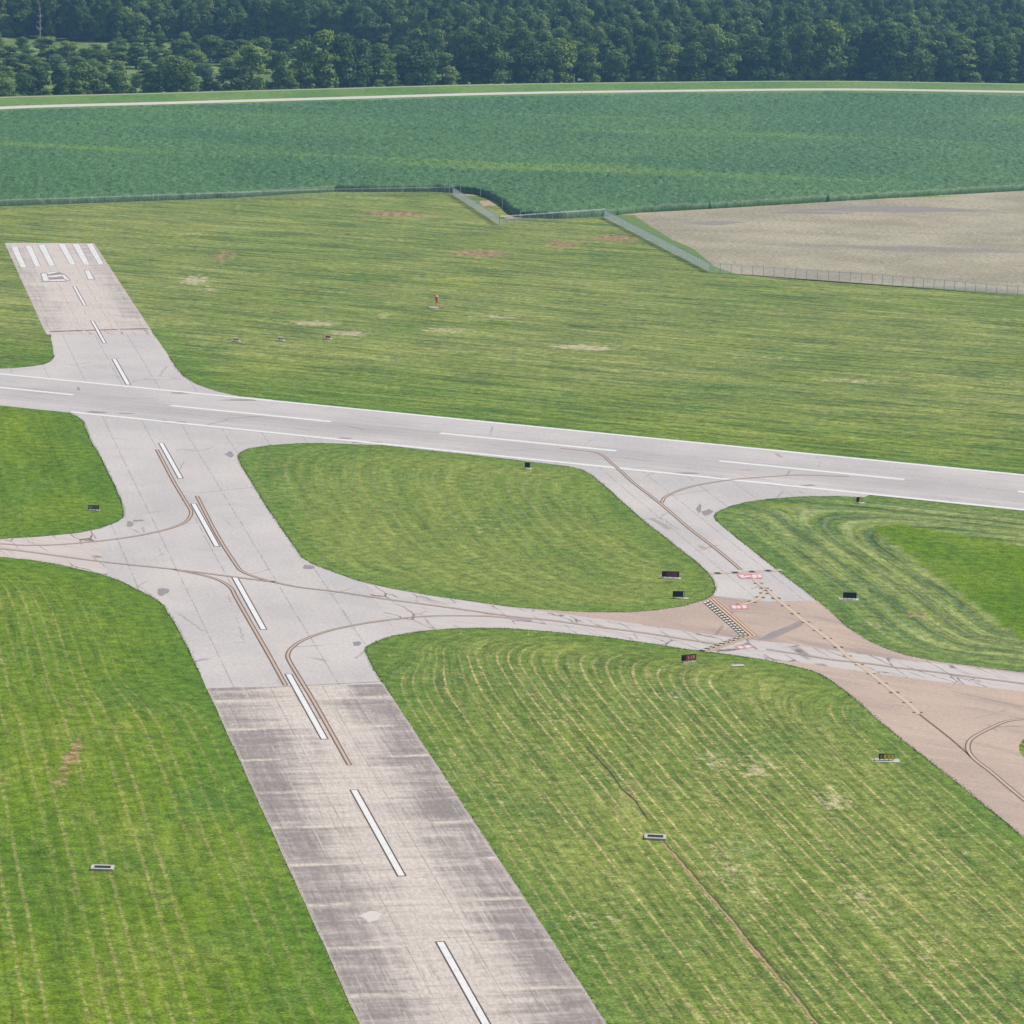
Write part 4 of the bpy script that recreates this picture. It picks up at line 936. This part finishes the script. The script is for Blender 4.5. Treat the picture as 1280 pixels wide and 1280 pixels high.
# crest line height in the photo as a function of u, to find where a front tree stands
def toe_v(u):
    us = [p[0] for p in TOE]; vs_ = [p[1] for p in TOE]; return float(np.interp(u, us, vs_))
ntree = 0; taken = []
front = [(8, 100, 30, 6), (30, 92, 34, 2), (50, 84, 36, 0), (76, 84, 32, 0), (102, 80, 46, 2), (122, 92, 26, 6), (145, 90, 36, 0), (190, 87, 32, 0), (225, 72, 56, 2), (258, 97, 18, 0), (288, 82, 44, 1), (316, 56, 50, 4), (346, 92, 18, 6), (352, 66, 34, 3), (376, 50, 44, 1), (402, 38, 48, 1), (428, 44, 46, 0),
         (450, 50, 44, 3), (474, 55, 44, 1), (500, 66, 32, 0), (521, 52, 52, 7), (556, 66, 34, 1), (588, 41, 60, 3), (618, 38, 46, 1), (640, 62, 34, 4), (662, 50, 50, 7), (702, 50, 52, 2), (739, 60, 38, 1), (770, 64, 36, 2), (806, 48, 40, 3), (834, 56, 34, 1), (862, 54, 38, 0),
         (884, 62, 30, 4), (906, 47, 46, 1), (944, 46, 52, 7), (972, 52, 36, 0), (1004, 30, 46, 2), (1030, 28, 58, 2), (1062, 60, 34, 0), (1082, 34, 44, 3), (1110, 25, 58, 4), (1138, 36, 44, 1), (1162, 68, 26, 4), (1184, 64, 30, 0), (1206, 42, 50, 5), (1232, 48, 32, 5), (1258, 54, 40, 3), (1284, 46, 40, 1)]
for i, (u, vt, wpx, k) in enumerate(front):
    vb = toe_v(u)-10.5; x, y = at(u, vb); x += random.uniform(-1, 1); dy_ = random.uniform(0, 9); y += dy_; d = math.hypot(x, y)
    h = (toe_v(u)-10.5-vt-dy_*.19)*d/F*1.0; r = wpx/2*d/F*1.18
    place_tree(x, y, max(h, 4), r, k, f'{VAR[k][4]} tree, number {i+1} from the left in the row behind the levee', 'trees in the front row behind the levee'); taken.append((x, y))
# scrub and scattered trees of the left clearing
x, y = at(0, 60)
def far_edge(u): # base line of the dark wood wall
    return np.interp(u, [-200, 0, 100, 200, 330, 480, 560, 640], [44, 46, 53, 54, 56, 62, 84, 100])
scr = [(170, 50, 30, 5, 86), (60, 46, 36, 4, 76), (84, 52, 30, 4, 78), (12, 58, 34, 1, 84), (35, 62, 28, 1, 86), (110, 62, 30, 0, 78), (128, 66, 26, 0, 80), (26, 80, 26, 4, 96), (8, 84, 24, 6, 98), (205, 62, 30, 1, 84), (186, 48, 26, 1, 74), (236, 54, 34, 0, 82), (262, 46, 34, 2, 78), (284, 52, 30, 3, 82),
       (300, 50, 30, 1, 78), (328, 48, 30, 2, 78), (352, 50, 28, 0, 80), (245, 66, 28, 6, 90), (205, 74, 24, 6, 92), (150, 78, 26, 6, 94), (128, 82, 24, 6, 96), (96, 72, 26, 6, 88), (70, 70, 24, 6, 88), (45, 72, 24, 4, 90), (340, 66, 28, 0, 90), (312, 72, 26, 6, 92), (384, 56, 28, 6, 84), (420, 58, 30, 4, 84), (466, 64, 26, 6, 86), (222, 50, 26, 2, 72), (150, 58, 22, 6, 74), (120, 56, 20, 6, 68)]
for i, (u, vt, wpx, k, vb) in enumerate(scr):
    x, y = at(u, vb); d = math.hypot(x, y); h = max(3.5, (vb-vt)*d/F*1.03); r = wpx/2*d/F*1.3
    place_tree(x, y, h, r, k, f'{VAR[k][4]} tree in the overgrown clearing at upper left behind the front row', 'trees of the overgrown clearing'); taken.append((x, y))
# bushes: a skirt under the front row and thickets in the clearing
def bush(u, v, h, r, label, group):
    x, y = at(u, v); k = random.choice((6, 6, 2, 0)); hh, rr, cm, tm, wd = VAR[k]
    t = thing('bush', label, 'bush', (x, y, -.2), random.uniform(0, 6.28), group); t.scale = (r/rr, r/rr, h/hh)
    c = bpy.data.objects.new('foliage', cm); C.objects.link(c); c.parent = t
    u_ = bpy.data.objects.new('stem', tm); C.objects.link(u_); u_.parent = t
for i in range(105):
    u = -20+i*12.6+random.uniform(-4, 4); bush(u, toe_v(u)-9.6-random.uniform(0, 2.5), random.uniform(5, 9), random.uniform(3, 5), 'low bush under the front trees just behind the levee', 'bushes behind the levee')
for i in range(95):
    u = random.uniform(-20, 500); f0 = float(np.interp(u, [-20, 100, 340, 500], [50, 56, 60, 74])); f1 = toe_v(u)-16
    v = random.uniform(f0, f1)
    if 95 < u < 170 and 54 < v < 66: continue
    bush(u, v, random.uniform(4, 9), random.uniform(3.5, 6.5), 'leafy bush in the thickets of the overgrown clearing at upper left', 'bushes of the overgrown clearing')
# dead trees
for u, vb, vt, lb in [(50, 47, 4, 'bare pale trunk rising from the woods at the far left'), (786, 62, 18, 'dead grey tree with bare branches right of centre in the woods')]:
    x, y = at(u, vb+8); d = math.hypot(x, y); hh = (vb+8-vt)*d/F
    t = thing('dead_tree', lb, 'dead tree', (x, y, 0)); wdt = hh*.30 if u > 100 else hh*.12
    o = bpy.data.objects.new('trunk', trunk_mesh('bare_trunk', int(u), hh, wdt, PALEBARK, .95, True)); C.objects.link(o); o.parent = t; taken.append((x, y))
# the wood: nearest trees one by one, the rest as one mass
cand = []
ys_ = 1660.0
while ys_ < 3150:
    x_ = -620+random.uniform(0, 9)
    while x_ < 700:
        px_, py_ = x_+random.uniform(-3, 3), ys_+random.uniform(-3.4, 3.4); x_ += 10.2
        dd_ = Vector((px_, py_, -H)); zf = dd_.dot(CF); uu = 640+F*dd_.dot(CR)/zf; vv = 640-F*dd_.dot(CU)/zf
        tv = toe_v(uu)-13.5
        if vv > tv-1.5: continue
        if uu < 640 and vv > far_edge(uu): continue
        if any((px_-a)**2+(py_-b)**2 < 50 for a, b in taken[:90]): continue
        cand.append((px_, py_, uu, vv))
    ys_ += 10.0
cand.sort(key=lambda c: -c[3])
vis = [c for c in cand if -15 < c[2] < 1295]
ind = vis[:210]; iset = set(id(c) for c in ind); rest = [c for c in cand if id(c) not in iset]
for x, y, u, v in ind:
    k = random.choices(range(8), [3, 3, 2, 3, 1.2, 1, .3, 3])[0]; h = random.uniform(14, 26)
    zone = ['far left part', 'left part', 'middle part', 'right part', 'far right part'][max(0, min(4, int(u/256)))]
    place_tree(x, y, h, random.uniform(6.2, 9.6), k, f'{VAR[k][4]} tree in the {zone} of the wood behind the front row', f'{VAR[k][4]} trees in the {zone} of the wood')
# woodland as geometry-node instances of the crowns built above
pm = bpy.data.meshes.new('woodland'); pm.from_pydata([(c[0], c[1], 0) for c in rest], [], []); wood = bpy.data.objects.new('woodland', pm); C.objects.link(wood)
tag(wood, 'dense dark green wood filling the background behind the first trees', 'woodland', kind='stuff')
ng = bpy.data.node_groups.new('woodland_nodes', 'GeometryNodeTree'); ng.interface.new_socket('Geometry', in_out='INPUT', socket_type='NodeSocketGeometry'); ng.interface.new_socket('Geometry', in_out='OUTPUT', socket_type='NodeSocketGeometry')
gi = ng.nodes.new('NodeGroupInput'); go = ng.nodes.new('NodeGroupOutput'); g2i = ng.nodes.new('GeometryNodeGeometryToInstance')
firsts = []
for k in range(8):
    o_ = next(o for o in bpy.data.objects if o.data == VAR[k][2]); oi = ng.nodes.new('GeometryNodeObjectInfo'); oi.transform_space = 'ORIGINAL'; oi.inputs['Object'].default_value = o_; oi.inputs['As Instance'].default_value = False
    ng.links.new(oi.outputs['Geometry'], g2i.inputs[0])
iop = ng.nodes.new('GeometryNodeInstanceOnPoints'); ng.links.new(gi.outputs[0], iop.inputs['Points']); ng.links.new(g2i.outputs[0], iop.inputs['Instance']); iop.inputs['Pick Instance'].default_value = True
ri = ng.nodes.new('FunctionNodeRandomValue'); ri.data_type = 'INT'; ri.inputs[4].default_value = 0; ri.inputs[5].default_value = 7; ng.links.new(ri.outputs[2], iop.inputs['Instance Index'])
rs = ng.nodes.new('FunctionNodeRandomValue'); rs.data_type = 'FLOAT_VECTOR'; rs.inputs[0].default_value = (.72, .72, .70); rs.inputs[1].default_value = (1.25, 1.25, 1.38); rs.inputs['Seed'].default_value = 3; ng.links.new(rs.outputs[0], iop.inputs['Scale'])
rr_ = ng.nodes.new('FunctionNodeRandomValue'); rr_.data_type = 'FLOAT_VECTOR'; rr_.inputs[0].default_value = (0, 0, 0); rr_.inputs[1].default_value = (0, 0, 6.28); rr_.inputs['Seed'].default_value = 5; ng.links.new(rr_.outputs[0], iop.inputs['Rotation'])
ng.links.new(iop.outputs[0], go.inputs[0]); md = wood.modifiers.new('woodland_nodes', 'NODES'); md.node_group = ng
# rough meadow under and before the wood
def floor_material():
    m = NM('wood_floor_mat', .95, .1); p = m.pos(); sp = m.noise(p, .35, 5, .8)
    c = m.mix(m.ss(m.noise(p, .03, 3), .4, .6), (.13, .20, .06), (.23, .30, .10)); m.col(m.mix(1., c, m.mix(m.ss(sp, .3, .7), (.55, .55, .55), (1.4, 1.4, 1.4)), 'MULTIPLY')); m.bump(sp, 1.2, 1.); return m.m
n_ = len(toe); fl = []
back = [(p[0]+t_[0]*38, p[1]+t_[1]*38) for p, t_ in [(toe[i], (lambda t: np.array([-t[1], t[0]])/np.hypot(*t))(toe[min(i+1, n_-1)]-toe[max(i-1, 0)])) for i in range(n_)]]
sheet('meadow', back+[(1500, 3600), (-1500, 3600)], .04, floor_material())

# ------------------------------------------------------------------ air
bm = bmesh.new(); box(bm, (0, 2000, (H+6-1)/2), (10400, 9400, H+6+1)); hz = bmesh.ops
haze = obj('haze', bm, None); hm = bpy.data.materials.new('haze_mat'); hm.use_nodes = True; ht = hm.node_tree; ht.nodes.remove(ht.nodes['Principled BSDF'])
pv_ = ht.nodes.new('ShaderNodeVolumePrincipled'); pv_.inputs['Color'].default_value = (.26, .52, 1.0, 1); pv_.inputs['Density'].default_value = 0.00009; pv_.inputs['Anisotropy'].default_value = .2
ht.links.new(pv_.outputs[0], ht.nodes['Material Output'].inputs['Volume']); haze.data.materials.append(hm); haze['kind'] = 'stuff'; tag(haze, 'thin blue summer haze over the whole airfield', 'haze')
ground.location.z = 0
